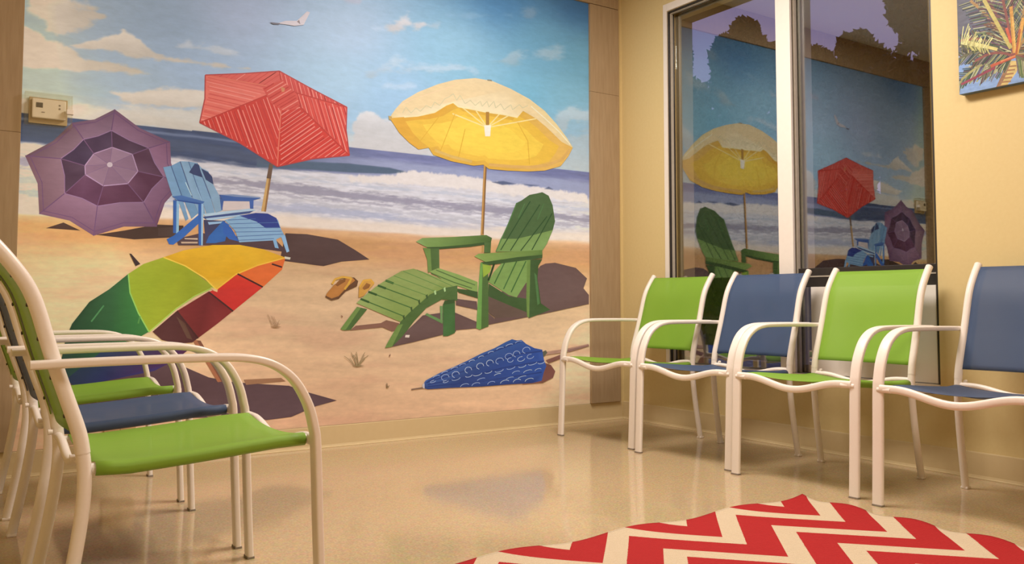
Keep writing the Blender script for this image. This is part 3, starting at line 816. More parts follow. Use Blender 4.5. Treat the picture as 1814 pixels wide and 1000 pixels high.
zz = [(110, 235), (130, 200), (160, 235), (190, 205), (215, 225), (250, 190), (280, 205), (300, 170), (330, 190), (360, 150), (385, 140), (410, 120), (430, 160), (450, 130), (480, 180), (510, 160), (540, 190), (570, 165), (580, 195), (610, 165), (620, 200), (650, 165), (660, 205), (690, 180), (710, 215), (750, 185), (760, 215), (800, 185), (820, 205), (850, 190)]
g.line(zz, 4.5, (214, 196, 146)); g.line([(870, 195), (950, 265), (1040, 350), (1100, 420)], 6, (246, 226, 180)); g.line([(90, 190), (180, 150), (300, 110), (420, 70)], 6, (246, 204, 150))
g.line([(120, 258), (200, 252), (300, 230), (370, 186), (410, 172), (440, 197), (500, 208), (600, 228), (700, 242), (790, 260)], 8, (246, 220, 158))
g.poly([(602, 228), (622, 228), (622, 305), (602, 305)], (176, 124, 54)).poly([(592, 308), (632, 306), (628, 372), (598, 372)], (246, 226, 194))
g.poly([(610, 36), (636, 38), (640, 48), (612, 44)], (150, 140, 110)).poly([(28, 250), (48, 256), (44, 278), (30, 274)], (200, 160, 90))
g.build()

# ---- green adirondack chair, footstool and sandals
g = Motif('painted_adirondack_chair', 'gc', 190)
SH = (104, 78, 70)
g.poly([(520, 690), (760, 600), (838, 500), (870, 485), (930, 480), (1060, 512), (1130, 578), (1108, 640), (1142, 682), (1142, 738), (880, 795), (515, 868), (505, 790), (555, 832)], SH)
g.poly([(310, 705), (440, 722), (445, 775), (310, 745)], SH).poly([(300, 790), (440, 850), (440, 890), (280, 905)], SH).poly([(500, 680), (770, 720), (760, 815), (560, 828), (510, 790)], (100, 78, 64))
g.poly([(640, 690), (760, 560), (900, 425), (1075, 400), (1180, 440), (1180, 560), (800, 655)], SH, 'ot').poly([(285, 552), (335, 512), (545, 490), (592, 465), (700, 490), (700, 540), (640, 560), (560, 525)], (134, 92, 72), 'ot').poly([(755, 590), (790, 590), (785, 612), (750, 610)], (226, 200, 176), 'ot')
G1, G2, G3, G4 = (130, 150, 78), (112, 134, 66), (82, 104, 54), (66, 86, 46)
g.poly([(515, 610), (640, 690), (752, 705), (752, 790), (640, 745), (512, 690)], G4)
g.poly([(590, 330), (640, 230), (690, 105), (720, 90), (770, 55), (820, 45), (850, 38), (890, 60), (915, 120), (930, 220), (915, 278), (800, 308), (690, 332)], (76, 96, 54))
g.poly([(588, 330), (690, 330), (800, 305), (916, 275), (880, 360), (850, 405), (560, 412)], (124, 146, 78))
g.poly([(600, 478), (755, 462), (752, 600), (690, 697), (640, 682), (512, 600), (545, 540)], (126, 150, 78))
for ln in ([(775, 95), (590, 400)], [(835, 115), (650, 405)], [(880, 190), (715, 405)], [(912, 170), (785, 400)]):
    g.line(ln, 6, (46, 74, 38)); g.k -= 1
for ln in ([(615, 478), (550, 612)], [(690, 470), (608, 645)], [(748, 470), (655, 665)]):
    g.line(ln, 7, (64, 98, 48)); g.k -= 1
g.k += 1
g.line([(690, 105), (640, 230), (560, 410)], 6, (86, 120, 64)); g.line([(740, 110), (700, 200)], 5, (84, 118, 66)); g.line([(860, 110), (820, 210)], 5, (80, 114, 62))
g.poly([(60, 348), (100, 325), (300, 318), (500, 306), (536, 325), (530, 348), (400, 366), (220, 382), (130, 384)], [(144, 164, 98), (130, 152, 82), (116, 138, 70), (94, 117, 58), (76, 99, 50), (74, 96, 48), (100, 122, 60), (104, 128, 62), (124, 148, 76)])
g.poly([(130, 382), (220, 380), (400, 364), (530, 346), (526, 362), (400, 380), (215, 394), (128, 396)], G4)
g.poly([(104, 386), (160, 392), (205, 390), (207, 520), (135, 542), (130, 460)], G2).poly([(150, 390), (205, 390), (207, 520), (158, 530)], G3)
g.poly([(488, 352), (530, 350), (526, 418), (486, 418)], G3)
g.poly([(145, 535), (200, 513), (330, 555), (445, 600), (446, 662), (400, 652), (250, 600)], (140, 160, 84))
for ln in ([(155, 545), (290, 600), (410, 640)], [(185, 525), (320, 580), (430, 620)]):
    g.line(ln, 6, G3); g.k -= 1
g.k += 1
g.poly([(300, 640), (400, 652), (446, 662), (446, 702), (330, 668)], G4)
g.poly([(755, 462), (850, 458), (826, 500), (820, 580), (842, 735), (900, 775), (765, 828), (750, 700)], G4).poly([(755, 462), (776, 462), (768, 822), (755, 818), (750, 700)], G2).poly([(800, 540), (815, 560), (835, 735), (820, 745)], (84, 116, 66))
g.poly([(425, 440), (450, 424), (600, 414), (850, 400), (852, 432), (700, 446), (500, 478)], [(146, 164, 84), (140, 158, 80), (126, 146, 74), (106, 127, 62), (96, 117, 58), (114, 134, 66), (132, 152, 76)])
g.poly([(466, 476), (500, 474), (700, 444), (852, 430), (850, 452), (750, 464), (520, 494), (480, 490)], G4)
g.poly([(463, 480), (512, 488), (514, 878), (458, 900), (437, 890), (455, 600)], G3).poly([(463, 480), (477, 482), (468, 895), (455, 898), (437, 890), (453, 600)], (112, 152, 72))
g.poly([(476, 488), (532, 500), (522, 540), (480, 572)], (148, 166, 58)).line([(550, 484), (528, 550), (512, 592)], 12, (46, 66, 34))
# footstool
g.poly([(205, 540), (345, 352), (432, 372), (290, 548), (240, 552)], G3, 'ot').poly([(205, 540), (345, 352), (378, 360), (250, 545), (232, 552)], G2, 'ot')
g.poly([(340, 320), (420, 250), (500, 185), (600, 118), (720, 50), (820, 30), (900, 55), (1050, 115), (1190, 172), (1080, 200), (960, 250), (870, 330), (780, 410), (715, 478), (700, 475)], [(148, 160, 88)] * 4 + [(144, 155, 84)] * 5 + [(132, 148, 74)] * 6, 'ot')
Lp = [(375, 285), (440, 225), (520, 172), (585, 130), (655, 90), (735, 52), (850, 40)]
Rp = [(735, 430), (800, 360), (865, 300), (930, 255), (1000, 220), (1080, 195), (1150, 178)]
for i, (a, b) in enumerate(zip(Lp, Rp)):
    g.line([a, b], 9 if i < 3 else 5, (70, 104, 50) if i < 3 else (92, 130, 62), 'ot'); g.k -= 1
    mid = (a[0] * .8 + b[0] * .2, a[1] * .8 + b[1] * .2)
    if i < 4:
        g.line([a, mid], 18, (58, 88, 44), 'ot'); g.k -= 1
g.k += 1
g.poly([(715, 475), (780, 408), (870, 328), (960, 248), (1080, 194), (1192, 172), (1192, 300), (1060, 290), (930, 362), (830, 470), (730, 600), (640, 690), (585, 700), (600, 660), (700, 500)], G3, 'ot').poly([(582, 698), (600, 660), (690, 505), (732, 500), (640, 690)], G2, 'ot')
for i in range(6):
    a = Rp[i]
    g.poly([(a[0] - 6, a[1] + 2), (a[0] + 10, a[1] - 10), (a[0] + 14, a[1] + 26), (a[0] + 2, a[1] + 32)], G4 if i < 4 else (176, 200, 130), 'ot'); g.k -= 1
g.k += 1
g.poly([(1070, 330), (1172, 312), (1172, 572), (1110, 600), (1072, 600)], (70, 104, 54), 'ot').poly([(1045, 345), (1068, 345), (1066, 490), (1050, 480)], (112, 142, 84), 'ot').poly([(918, 420), (935, 405), (1070, 470), (1066, 496)], (104, 136, 76), 'ot').poly([(1085, 300), (1170, 290), (1172, 320), (1070, 335)], G4, 'ot')
g.build()

g = Motif('painted_sandals', 'ot', 250)
g.poly([(78, 268), (90, 238), (150, 168), (240, 112), (320, 104), (355, 135), (345, 178), (250, 222), (190, 284), (130, 298)], (104, 68, 44))
g.poly([(82, 258), (92, 236), (150, 170), (230, 120), (310, 108), (330, 130), (262, 184), (190, 262), (130, 282)], (186, 120, 58))
g.poly([(160, 165), (200, 122), (250, 118), (245, 140), (180, 180)], (140, 88, 46))
g.line([(135, 160), (160, 120), (220, 100), (300, 110), (270, 165), (240, 205)], 18, (218, 160, 62))
g.poly([(358, 275), (362, 190), (400, 124), (460, 118), (492, 158), (440, 212), (400, 262)], (206, 148, 66)).poly([(390, 195), (425, 150), (460, 165), (445, 195), (405, 210)], (150, 96, 48)).line([(365, 190), (400, 130), (460, 122), (488, 155)], 14, (222, 162, 62))
g.build()

# ---- closed blue umbrella
g = Motif('painted_umbrella', 'bu', 270)
g.poly([(1290, 335), (1380, 370), (1422, 430), (1400, 492), (1300, 542), (1100, 558), (1180, 460)], (118, 74, 62)).poly([(1330, 322), (1500, 258), (1512, 292), (1360, 352)], (124, 82, 68))
g.poly([(1325, 240), (1510, 214), (1745, 163), (1752, 182), (1560, 240), (1320, 272)], (172, 130, 106)).poly([(1500, 232), (1745, 172), (1752, 184), (1560, 242)], (134, 98, 84)).line([(20, 608), (140, 590)], 12, (120, 92, 74))
g.poly([(140, 550), (160, 520), (300, 445), (440, 385), (580, 320), (700, 258), (830, 205), (940, 145), (1000, 118), (1050, 130), (1092, 124), (1140, 165), (1220, 205), (1295, 220), (1312, 320), (1335, 380), (1310, 440), (1290, 522), (1200, 545), (950, 560), (700, 580), (400, 592), (180, 606), (145, 596)],
       [(66, 92, 142)] * 3 + [(62, 88, 138)] * 8 + [(54, 78, 136)] * 7 + [(46, 60, 104)] * 6)
for ln in ([(165, 540), (500, 440), (800, 345), (1040, 265), (1290, 235)], [(180, 560), (600, 480), (900, 400), (1310, 330)], [(180, 580), (700, 530), (1290, 440)], [(180, 530), (480, 385), (800, 245), (1080, 140)]):
    g.line(ln, 12, (44, 60, 108)); g.k -= 1
g.k += 1
def arc(cx, cy, rx, ry, a0, a1, wd, col, tilt=-.3):
    pts = []
    for i in range(8):
        a = math.radians(a0 + (a1 - a0) * i / 7)
        x, y = rx * math.cos(a), ry * math.sin(a)
        pts.append((cx + x * math.cos(tilt) - y * math.sin(tilt), cy + x * math.sin(tilt) + y * math.cos(tilt)))
    g.line(pts, wd, col); g.k -= 1
rows = [([(265, 485), (345, 445), (440, 405), (520, 372), (610, 335), (700, 295), (795, 252), (885, 212), (975, 180), (1065, 150)], 34, 13, 190, 350), ([(350, 490), (452, 462), (575, 418), (690, 380), (785, 350), (880, 330), (970, 285), (1045, 262), (1140, 225)], 40, 30, 120, 380),
        ([(455, 500), (580, 470), (665, 455), (770, 432), (875, 420), (990, 392), (1100, 375), (1200, 350), (1285, 340)], 42, 16, 10, 180), ([(985, 320), (1090, 310), (1180, 285)], 34, 22, 20, 300), ([(1040, 445), (1155, 435), (1255, 420)], 40, 15, 190, 350),
        ([(540, 575), (650, 565), (800, 552), (930, 540), (1050, 530), (1170, 522)], 44, 22, 190, 350), ([(860, 465), (980, 500), (1100, 490), (700, 510)], 40, 10, 190, 350), ([(355, 530), (230, 530)], 26, 10, 0, 300)]
for cs, rx, ry, a0, a1 in rows:
    for (cx, cy) in cs:
        t = random.uniform(.6, 1)
        arc(cx, cy, rx * random.uniform(.8, 1.1), ry, a0, a1, 5.0, (int(96 + 84 * t), int(116 + 70 * t), int(156 + 40 * t)))
g.k += 1
g.poly([(1298, 240), (1330, 225), (1345, 250), (1325, 275), (1305, 290)], (92, 88, 70)).poly([(128, 560), (148, 545), (150, 600), (130, 590)], (196, 178, 170))
g.build()

# ---- gull, tufts of grass, pebbles
g = Motif('painted_gull', 'z2', 310)
g.poly([(400, 104), (440, 92), (490, 92), (535, 50), (548, 55), (520, 110), (480, 115), (440, 108)], (222, 204, 196)).poly([(370, 98), (415, 103), (412, 109), (385, 108)], (120, 112, 116)).poly([(490, 96), (500, 88), (505, 108)], (150, 128, 122))
g.build()
for cx, cy, n, h, col in ((350, 850, 14, 110, (150, 124, 84)), (-345, 520, 8, 100, (178, 136, 98)), (600, 1030, 5, 30, (140, 110, 76)), (620, 765, 3, 14, (140, 92, 70)), (220, 435, 3, 12, (150, 96, 70))):
    g = Motif('painted_grass_tuft', 'ot', 320)
    for i in range(n):
        a = random.uniform(-1.1, 1.1)
        l = h * random.uniform(.5, 1.2)
        bx = cx + random.uniform(-25, 25) * h / 110
        g.line([(bx, cy), (bx + math.sin(a) * l * .6, cy - math.cos(a) * l * .7), (bx + math.sin(a) * l, cy - math.cos(a) * l)], 4, col); g.k -= 1
    g.poly([(cx - 45 * h / 110, cy), (cx, cy - 8), (cx + 60 * h / 110, cy + 2), (cx, cy + 8)], tuple(c - 12 for c in col))
    g.build()

# ------------------------------------------------------------------ thermostat in its clear guard
tx0, tz0 = wall_pt(41, 223, -0.01); tx1, tz1 = wall_pt(127, 170, -0.01)
tx0 = max(tx0, MUR_X0 + 0.003)
M_sandy = noise_mat('beige_plastic', L(196, 176, 138), L(186, 166, 128), scale=60, rough=0.4)
th = empty('thermostat', ((tx0 + tx1) / 2, -0.0078, tz0))
tag(th, 'cream wall thermostat inside a clear guard box beside the weathered board', 'thermostat')
W_, H_ = tx1 - tx0, 0.135
box('mounting_plate', M_sandy, (-W_ / 2 + .018, W_ / 2 - .014, -0.005, 0, 0.016, H_ - .012), th, 0.002)
box('body', M_plastic, (-W_ / 2 + .028, W_ / 2 - .022, -0.026, -0.0062, 0.036, H_ - .02), th, 0.004)
box('display', M_screen, (-W_ / 2 + .042, -W_ / 2 + .066, -0.0272, -0.0262, 0.078, 0.098), th)
for bz in (0.094, 0.08):
    box('button', M_foot, (W_ / 2 - .048, W_ / 2 - .042, -0.028, -0.0262, bz - .003, bz + .003), th, 0.0008)
box('label_strip', M_foot, (-W_ / 2 + .062, -W_ / 2 + .074, -0.0272, -0.0262, 0.058, 0.061), th)
box('lock', M_white, (W_ / 2 - .022, W_ / 2 + .004, -0.05, -0.03, 0.058, 0.078), th, 0.002)
bm = bmesh.new()
t_ = 0.002
add_box(bm, -W_ / 2, W_ / 2, -0.048, -0.048 + t_, 0, H_)
add_box(bm, -W_ / 2, -W_ / 2 + t_, -0.046, 0, 0, H_); add_box(bm, W_ / 2 - t_, W_ / 2, -0.046, 0, 0, H_)
add_box(bm, -W_ / 2 + t_, W_ / 2 - t_, -0.046, 0, 0, t_); add_box(bm, -W_ / 2 + t_, W_ / 2 - t_, -0.046, 0, H_ - t_, H_)
obj('guard_cover', bm, M_clear, th)

# outlet plate low on the mural
ox0, oz0 = wall_pt(184, 775, -0.009); ox1, _ = wall_pt(240, 775, -0.009)
op = empty('outlet_plate', ((ox0 + ox1) / 2, -0.0078, oz0))
tag(op, 'sand coloured double wall plate low on the mural, behind the row of chairs', 'wall plate')
M_sandplate = noise_mat('sand_coloured_plate', L(206, 170, 126), L(196, 160, 116), scale=40, rough=0.5)
hw = (ox1 - ox0) / 2
box('plate', M_sandplate, (-hw, -0.001, -0.006, 0.0, 0, 0.12), op, 0.0015)
box('plate', M_sandplate, (0.001, hw, -0.006, 0.0, 0, 0.12), op, 0.0015)

# ------------------------------------------------------------------ chairs
FH, RH = 0.265, 0.220                # half widths at the front legs and at the back posts
def prof_post(s):
    """back post + rear leg side profile, (depth, height); depth 0 at the front leg"""
    return [(s * 1.0, 0.0)]
POST = [(0.655, 0.848), (0.628, 0.815), (0.600, 0.775), (0.583, 0.742), (0.570, 0.705), (0.556, 0.655), (0.540, 0.600), (0.514, 0.520), (0.494, 0.458), (0.486, 0.414)]
LEG = [(0.486, 0.414), (0.482, 0.373), (0.482, 0.330), (0.487, 0.270), (0.498, 0.190), (0.513, 0.100), (0.530, 0.008)]
Y0 = -0.27                            # local y of the front legs
def post_at(z):
    zs = [p[1] for p in POST][::-1]; ds = [p[0] for p in POST][::-1]
    return Y0 + float(np.interp(z, zs, ds))

def make_chair(sling, hem):
    t = empty('sling_armchair')
    for s in (-1, 1):
        # front leg bending into the arm (one flat tube, split below the bend)
        fp = catmull([(s * FH, Y0 + 0.003, 0.006), (s * FH, Y0 + 0.012, 0.2), (s * FH, Y0 + 0.0195, 0.39), (s * FH, Y0 + 0.026, 0.44), (s * FH, Y0 + 0.042, 0.495), (s * FH, Y0 + 0.075, 0.550), (s * (FH - .001), Y0 + 0.120, 0.584), (s * (FH - .002), Y0 + 0.175, 0.600), (s * (FH - .004), Y0 + 0.25, 0.604), (s * (FH - .014), Y0 + 0.43, 0.603), (s * (FH - .018), Y0 + 0.585, 0.600)], 6)
        ft = dict(ra=0.0195, rb=0.0092, seg=20, power=0.55)
        leg = obj('leg', sweep(bmesh.new(), fp[:13], cap=(True, False), **ft), M_white, t, True)
        box('foot_cap', M_foot, (s * FH - .0185, s * FH + .0185, Y0 - .007, Y0 + .013, 0.0, 0.0065), leg, 0.0015)
        obj('armrest', sweep(bmesh.new(), fp[12:], cap=(False, True), **ft), M_white, t, True)
        # back post and rear leg (one bent tube, split at the seat)
        tp = lambda d, z: (s * (RH - 0.006 + 0.012 * (1 - z / .85)), Y0 + d, z)
        bp = catmull([tp(*p) for p in POST + LEG[1:]], 5)
        ks = 5 * (len(POST) - 1)
        obj('back_post', sweep(bmesh.new(), bp[:ks + 1], 0.0145, 0.0145, cap=(True, False)), M_white, t, True)
        rl = obj('leg', sweep(bmesh.new(), bp[ks:], 0.0136, 0.0136, cap=(False, True)), M_white, t, True)
        a = tp(*LEG[-1])
        box('foot_cap', M_white, (a[0] - .0135, a[0] + .0135, a[1] - .012, a[1] + .014, 0.0, 0.0095), rl, 0.003)
        # seat rail inside the sling hem, with its white end plugs
        rail = [(s * 0.216, Y0 + 0.012, 0.402), (s * 0.216, Y0 + 0.09, 0.400), (s * 0.216, Y0 + 0.25, 0.386), (s * 0.214, Y0 + 0.40, 0.376), (s * 0.212, Y0 + 0.478, 0.380)]
        obj('seat_rail', sweep(bmesh.new(), catmull(rail, 5), 0.0115, 0.0115), M_white, t, True)
        bm = sweep(bmesh.new(), [(s * 0.214, Y0 + 0.012, 0.398), (s * FH, Y0 + 0.018, 0.398)], 0.010, 0.010, side=(0, 1, 0))
        obj('rail_bracket', bm, M_white, t, True)
        bm = bmesh.new()
        bmesh.ops.create_cone(bm, cap_ends=True, segments=10, radius1=0.007, radius2=0.006, depth=0.01, matrix=Matrix.Translation((s * (RH - 0.018), Y0 + 0.502, 0.404)) @ Matrix.Rotation(math.pi / 2, 4, 'X'))
        obj('bolt', bm, M_white, t)
    def bar(y, z, half, dip, n=24, bow=0.0):
        pts = []
        for i in range(n + 1):
            u = -1 + 2 * i / n
            d = 0.5 + 0.5 * math.cos(math.pi * min(1, abs(u) / 0.82))
            pts.append((u * half, y + bow * d, z - dip * d))
        return pts
    obj('front_crossbar', sweep(bmesh.new(), bar(Y0 + 0.016, 0.402, FH - .01, 0.036), 0.0105, 0.0135, side=(0, 1, 0), seg=16, power=0.7), M_white, t, True)
    obj('rear_crossbar', sweep(bmesh.new(), bar(Y0 + 0.484, 0.392, RH - .005, 0.026), 0.010, 0.010, side=(0, 1, 0)), M_white, t, True)
    # seat sling: wraps each side rail, sags between them
    bm = bmesh.new()
    nu, nv = 18, 14
    ydep = np.linspace(0.028, 0.462, nv)
    zr = np.interp(ydep, [0.012, 0.09, 0.25, 0.40, 0.478], [0.402, 0.400, 0.386, 0.376, 0.380])
    def section(v):
        pts = []
        r = 0.0145
        for a in (250, 215, 180, 145, 110, 90):
            pts.append((-0.216 + r * math.cos(math.radians(a)), r * math.sin(math.radians(a))))
        for i in range(nu + 1):
            u = -1 + 2 * i / nu
            sg = 0.030 if v > 1 else 0.032
            pts.append((0.205 * u, r - sg * (1 - u * u) ** 0.9 * (0.55 + 0.45 * (1 - abs(2 * v / (nv - 1) - 1)))))
        for a in (90, 70, 35, 0, -35, -70):
            pts.append((0.216 + r * math.cos(math.radians(a)), r * math.sin(math.radians(a))))
        return pts
    rows = []
    for v in range(nv):
        rows.append([bm.verts.new((x, Y0 + ydep[v], zr[v] + dz)) for x, dz in section(v)])
    for v in range(nv - 1):
        for i in range(len(rows[0]) - 1):
            bm.faces.new((rows[v][i], rows[v][i + 1], rows[v + 1][i + 1], rows[v + 1][i]))
    seat = obj('seat', bm, sling, t, True)
    sm = seat.modifiers.new('thickness', 'SOLIDIFY'); sm.thickness = 0.0016; sm.offset = -1
    # back sling between the posts
    bm = bmesh.new()
    zs = np.linspace(0.450, 0.838, 22)
    rows = []
    for z in zs:
        hwid = RH - 0.006 + 0.012 * (1 - z / .85) - 0.004
        rows.append([bm.verts.new((u * hwid, post_at(z) - 0.004 + 0.018 * (1 - u * u), z)) for u in np.linspace(-1, 1, 15)])
    for v in range(len(rows) - 1):
        for i in range(14):
            bm.faces.new((rows[v][i], rows[v][i + 1], rows[v + 1][i + 1], rows[v + 1][i]))
    back = obj('backrest', bm, sling, t, True)
    sm = back.modifiers.new('thickness', 'SOLIDIFY'); sm.thickness = 0.0016; sm.offset = 0
    rv = None
    for s in (-1, 1):
        bm = bmesh.new()
        prev = None
        for z in zs:
            hwid = RH - 0.006 + 0.012 * (1 - z / .85)
            q = [bm.verts.new((s * (hwid - o_), post_at(z) + dy, z)) for o_, dy in ((0.013, 0.008), (0.036, 0.010), (0.036, 0.0125), (0.013, 0.0115))]
            if prev:
                for k in range(4):
                    bm.faces.new((prev[k], prev[(k + 1) % 4], q[(k + 1) % 4], q[k]))
            else:
                bm.faces.new(q)
            prev = q
        bm.faces.new(prev[::-1])
        hm = obj('hem_strip', bm, hem, back)
        for z in (0.49, 0.57, 0.65, 0.72, 0.78):
            hwid = RH - 0.006 + 0.012 * (1 - z / .85)
            p = (s * (hwid - 0.024), post_at(z) + 0.0135, z)
            if rv is None:
                bm = bmesh.new()
                bmesh.ops.create_uvsphere(bm, u_segments=8, v_segments=5, radius=0.0048)
                for vtx in bm.verts:
                    vtx.co.y *= 0.55
                rv = obj('rivet', bm, M_screw, back)
                rv.location = p
            else:
                r2 = rv.copy(); COL.objects.link(r2); r2.location = p
    return t

# under the window (facing into the room), then against the left side
HP = math.pi / 2
right_row = [(-0.592, 'g', 'lime green sling armchair nearest the room corner, against the wall by the window'), (-1.209, 'b', 'navy blue sling armchair under the window, between two lime green ones'),
             (-1.807, 'g', 'lime green sling armchair in front of the white window panel'), (-2.452, 'b', 'navy blue sling armchair below the palm tree painting')]
left_row = [(-1.850, 'g', 'lime green sling armchair at the open end of the row of three'), (-1.204, 'b', 'navy blue sling armchair in the middle of the row of three'), (-0.520, 'g', 'lime green sling armchair closest to the mural, end of the row of three')]
proto = {}
def place(kind, loc, rz, label, group):
    if kind not in proto:
        proto[kind] = o = make_chair(*((M_green, M_green_hem) if kind == 'g' else (M_blue, M_blue_hem)))
    else:
        o = copy_tree(proto[kind])
    o.location = loc
    o.rotation_euler = (0, 0, rz)
    tag(o, label, 'chair', group)
    return o
for i, (y, k, lab) in enumerate(right_row):
    a = math.radians(2.5)
    fx = -0.725 - 0.012 * (i - 1)
    place(k, (fx + 0.27 * math.cos(a), y + 0.27 * math.sin(a), 0), -HP + a, lab, 'armchairs in a row under the window')
for y, k, lab in left_row:
    place(k, (-2.735 - 0.27, y, 0), HP, lab, 'armchairs in a row beside the mural').scale.z = 0.965

# ------------------------------------------------------------------ chevron rug
def rug_mat():
    mt, nt, p = new_mat('red_and_cream_chevron_weave')
    tc = nd(nt, 'ShaderNodeTexCoord')
    sx = nd(nt, 'ShaderNodeSeparateXYZ')
    nt.links.new(tc.outputs['Object'], sx.inputs[0])
    def M(op, a, b=None, c=None):
        n = nd(nt, 'ShaderNodeMath', operation=op)
        for i, v in enumerate((a, b, c)):
            if v is None: continue
            if isinstance(v, (int, float)): n.inputs[i].default_value = v
            else: nt.links.new(v, n.inputs[i])
        return n.outputs[0]
    tri = M('PINGPONG', M('SUBTRACT', sx.outputs['X'], 0.0), 0.2275)
    v = M('ADD', sx.outputs['Y'], M('MULTIPLY', tri, 0.245 / 0.2275))
    ph = M('FRACT', M('MULTIPLY', v, 1 / 0.235))
    nz = nd(nt, 'ShaderNodeTexNoise'); nz.inputs['Scale'].default_value = 240
    nt.links.new(tc.outputs['Object'], nz.inputs['Vector'])
    ph2 = M('ADD', ph, M('MULTIPLY', M('SUBTRACT', nz.outputs['Fac'], 0.5), 0.03))
    f = M('GREATER_THAN', ph2, 0.608)
    cr = nd(nt, 'ShaderNodeMix', data_type='RGBA'); cr.inputs['A'].default_value = L(176, 42, 44); cr.inputs['B'].default_value = L(162, 34, 36)
    cw = nd(nt, 'ShaderNodeMix', data_type='RGBA'); cw.inputs['A'].default_value = L(216, 198, 172); cw.inputs['B'].default_value = L(194, 174, 144)
    nt.links.new(nz.outputs['Fac'], cr.inputs['Factor']); nt.links.new(nz.outputs['Fac'], cw.inputs['Factor'])
    mx = nd(nt, 'ShaderNodeMix', data_type='RGBA')
    nt.links.new(f, mx.inputs['Factor']); nt.links.new(cr.outputs['Result'], mx.inputs['A']); nt.links.new(cw.outputs['Result'], mx.inputs['B'])
    nt.links.new(mx.outputs['Result'], p.inputs['Base Color'])
    p.inputs['Roughness'].default_value = 0.85; p.inputs['Specular IOR Level'].default_value = 0.15
    w1 = nd(nt, 'ShaderNodeTexWave'); w1.inputs['Scale'].default_value = 70
    w2 = nd(nt, 'ShaderNodeTexWave', bands_direction='Y'); w2.inputs['Scale'].default_value = 40
    for n in (w1, w2): nt.links.new(tc.outputs['Object'], n.inputs['Vector'])
    b = nd(nt, 'ShaderNodeBump'); b.inputs['Strength'].default_value = 0.5; b.inputs['Distance'].default_value = 0.002
    nt.links.new(M('ADD', w1.outputs['Fac'], w2.outputs['Fac']), b.inputs['Height'])
    nt.links.new(b.outputs['Normal'], p.inputs['Normal'])
    return mt
# rug origin sits on a far apex of the zigzag so that the weave lines up with its corner
RX, RY = -1.305 + 0.455, -2.0
rug_x = (-2.62, -0.905); rug_y = (-4.45, -1.985)
APX, APY = -1.305, -2.182             # a far apex (cream stripe upper edge)
bm = bmesh.new()
nx, ny = 120, 150
grid = []
for j in range(ny + 1):
    row = []
    for i in range(nx + 1):
        x = rug_x[0] + (rug_x[1] - rug_x[0]) * i / nx; y = rug_y[0] + (rug_y[1] - rug_y[0]) * j / ny
        ex = min(x - rug_x[0], rug_x[1] - x); ey = min(y - rug_y[0], rug_y[1] - y)
        # edges of the flat weave ripple and lift between the cream stripes
        z = 0.006 + 0.012 * math.exp(-ey / 0.05) * (0.5 + 0.5 * math.sin((x - APX) * 2 * math.pi / 0.455 + 0.6)) + 0.010 * math.exp(-ex / 0.05) * (0.5 + 0.5 * math.sin((y - APY) * 2 * math.pi / 0.235 + 1.2))
        wob_y = 0.004 * math.exp(-ey / 0.1) * math.sin((x - APX) * 2 * math.pi / 0.455 + 1.0) * (1 if y > -3 else -1)
        wob_x = 0.007 * math.exp(-ex / 0.1) * math.sin((y - APY) * 2 * math.pi / 0.235 + 2.0) * (1 if x > -1.7 else -1)
        row.append(bm.verts.new((x - APX + wob_x, y - APY + wob_y, z)))
    grid.append(row)
for j in range(ny):
    for i in range(nx):
        bm.faces.new((grid[j][i], grid[j][i + 1], grid[j + 1][i + 1], grid[j + 1][i]))
rug = obj('chevron_rug', bm, rug_mat(), None, True)
rug.location = (APX, APY, 0)
sm = rug.modifiers.new('thickness', 'SOLIDIFY'); sm.thickness = 0.0055; sm.offset = -1
tag(rug, 'red and cream chevron flat-weave rug on the polished floor', 'rug')

# ------------------------------------------------------------------ palm painting (canvas) on the window wall
PY0, PY1, PZ0, PZ1 = -2.90, -2.118, 1.545, 2.52
pic = empty('palm_painting', (0, (PY0 + PY1) / 2, PZ0))
tag(pic, 'stretched canvas painting of a palm tree on the yellow wall', 'painting')
pw, ph_ = PY1 - PY0, PZ1 - PZ0
M_edge = noise_mat('canvas_edge', L(96, 120, 140), L(80, 100, 120), scale=30, rough=0.6)
box('stretched_canvas', M_edge, (-0.038, -0.004, -pw / 2, pw / 2, 0, ph_), pic, 0.001)
class Canvas(Motif):
    def poly(self, pts, col, key=None, jit=10):
        x = -0.0385 - 0.000012 * (self.k + random.uniform(0, .9))
        base = len(self.v)
        for j, (a, b) in enumerate(pts):
            yy = min(max(a, -pw / 2 + .001), pw / 2 - .001); zz = min(max(b, .001), ph_ - .001)
            self.v.append((x, yy, zz))
            cc = col[j] if isinstance(col[0], (tuple, list)) else col
            self.c.append(tuple(paint(np.clip(np.array(cc, float) + random.uniform(-jit, jit), 2, 250))) + (1,))
        self.f.append(list(range(base, len(self.v))))
        self.k += 1
        return self
    def build(self):
        return attr_mesh(self.name, self.v, self.f, self.c, M_canvas, pic)
def cp(a, b):
    y, z = side_pt(1680 + a / 5, b / 5, -0.034)
    return (y - (PY0 + PY1) / 2, z - PZ0)
g = Canvas('painted_palm', 'px')
g.poly([(-pw / 2, 0), (pw / 2, 0), (pw / 2, .16), (-pw / 2, .16)], [(150, 164, 180), (140, 156, 176), (128, 148, 176), (140, 158, 184)]); g.k -= 1
g.poly([(-pw / 2, .16), (pw / 2, .16), (pw / 2, ph_), (-pw / 2, ph_)], [(140, 158, 184), (108, 100, 100), (96, 88, 84), (120, 150, 180)])
tr_ = [cp(430, 815), cp(490, 640), cp(530, 540), cp(640, 540), cp(610, 640), cp(530, 810)]
g.poly(tr_, (206, 168, 96)); g.poly([cp(430, 815), cp(490, 640), cp(530, 560), cp(555, 570), cp(500, 700), cp(465, 815)], (150, 104, 72))
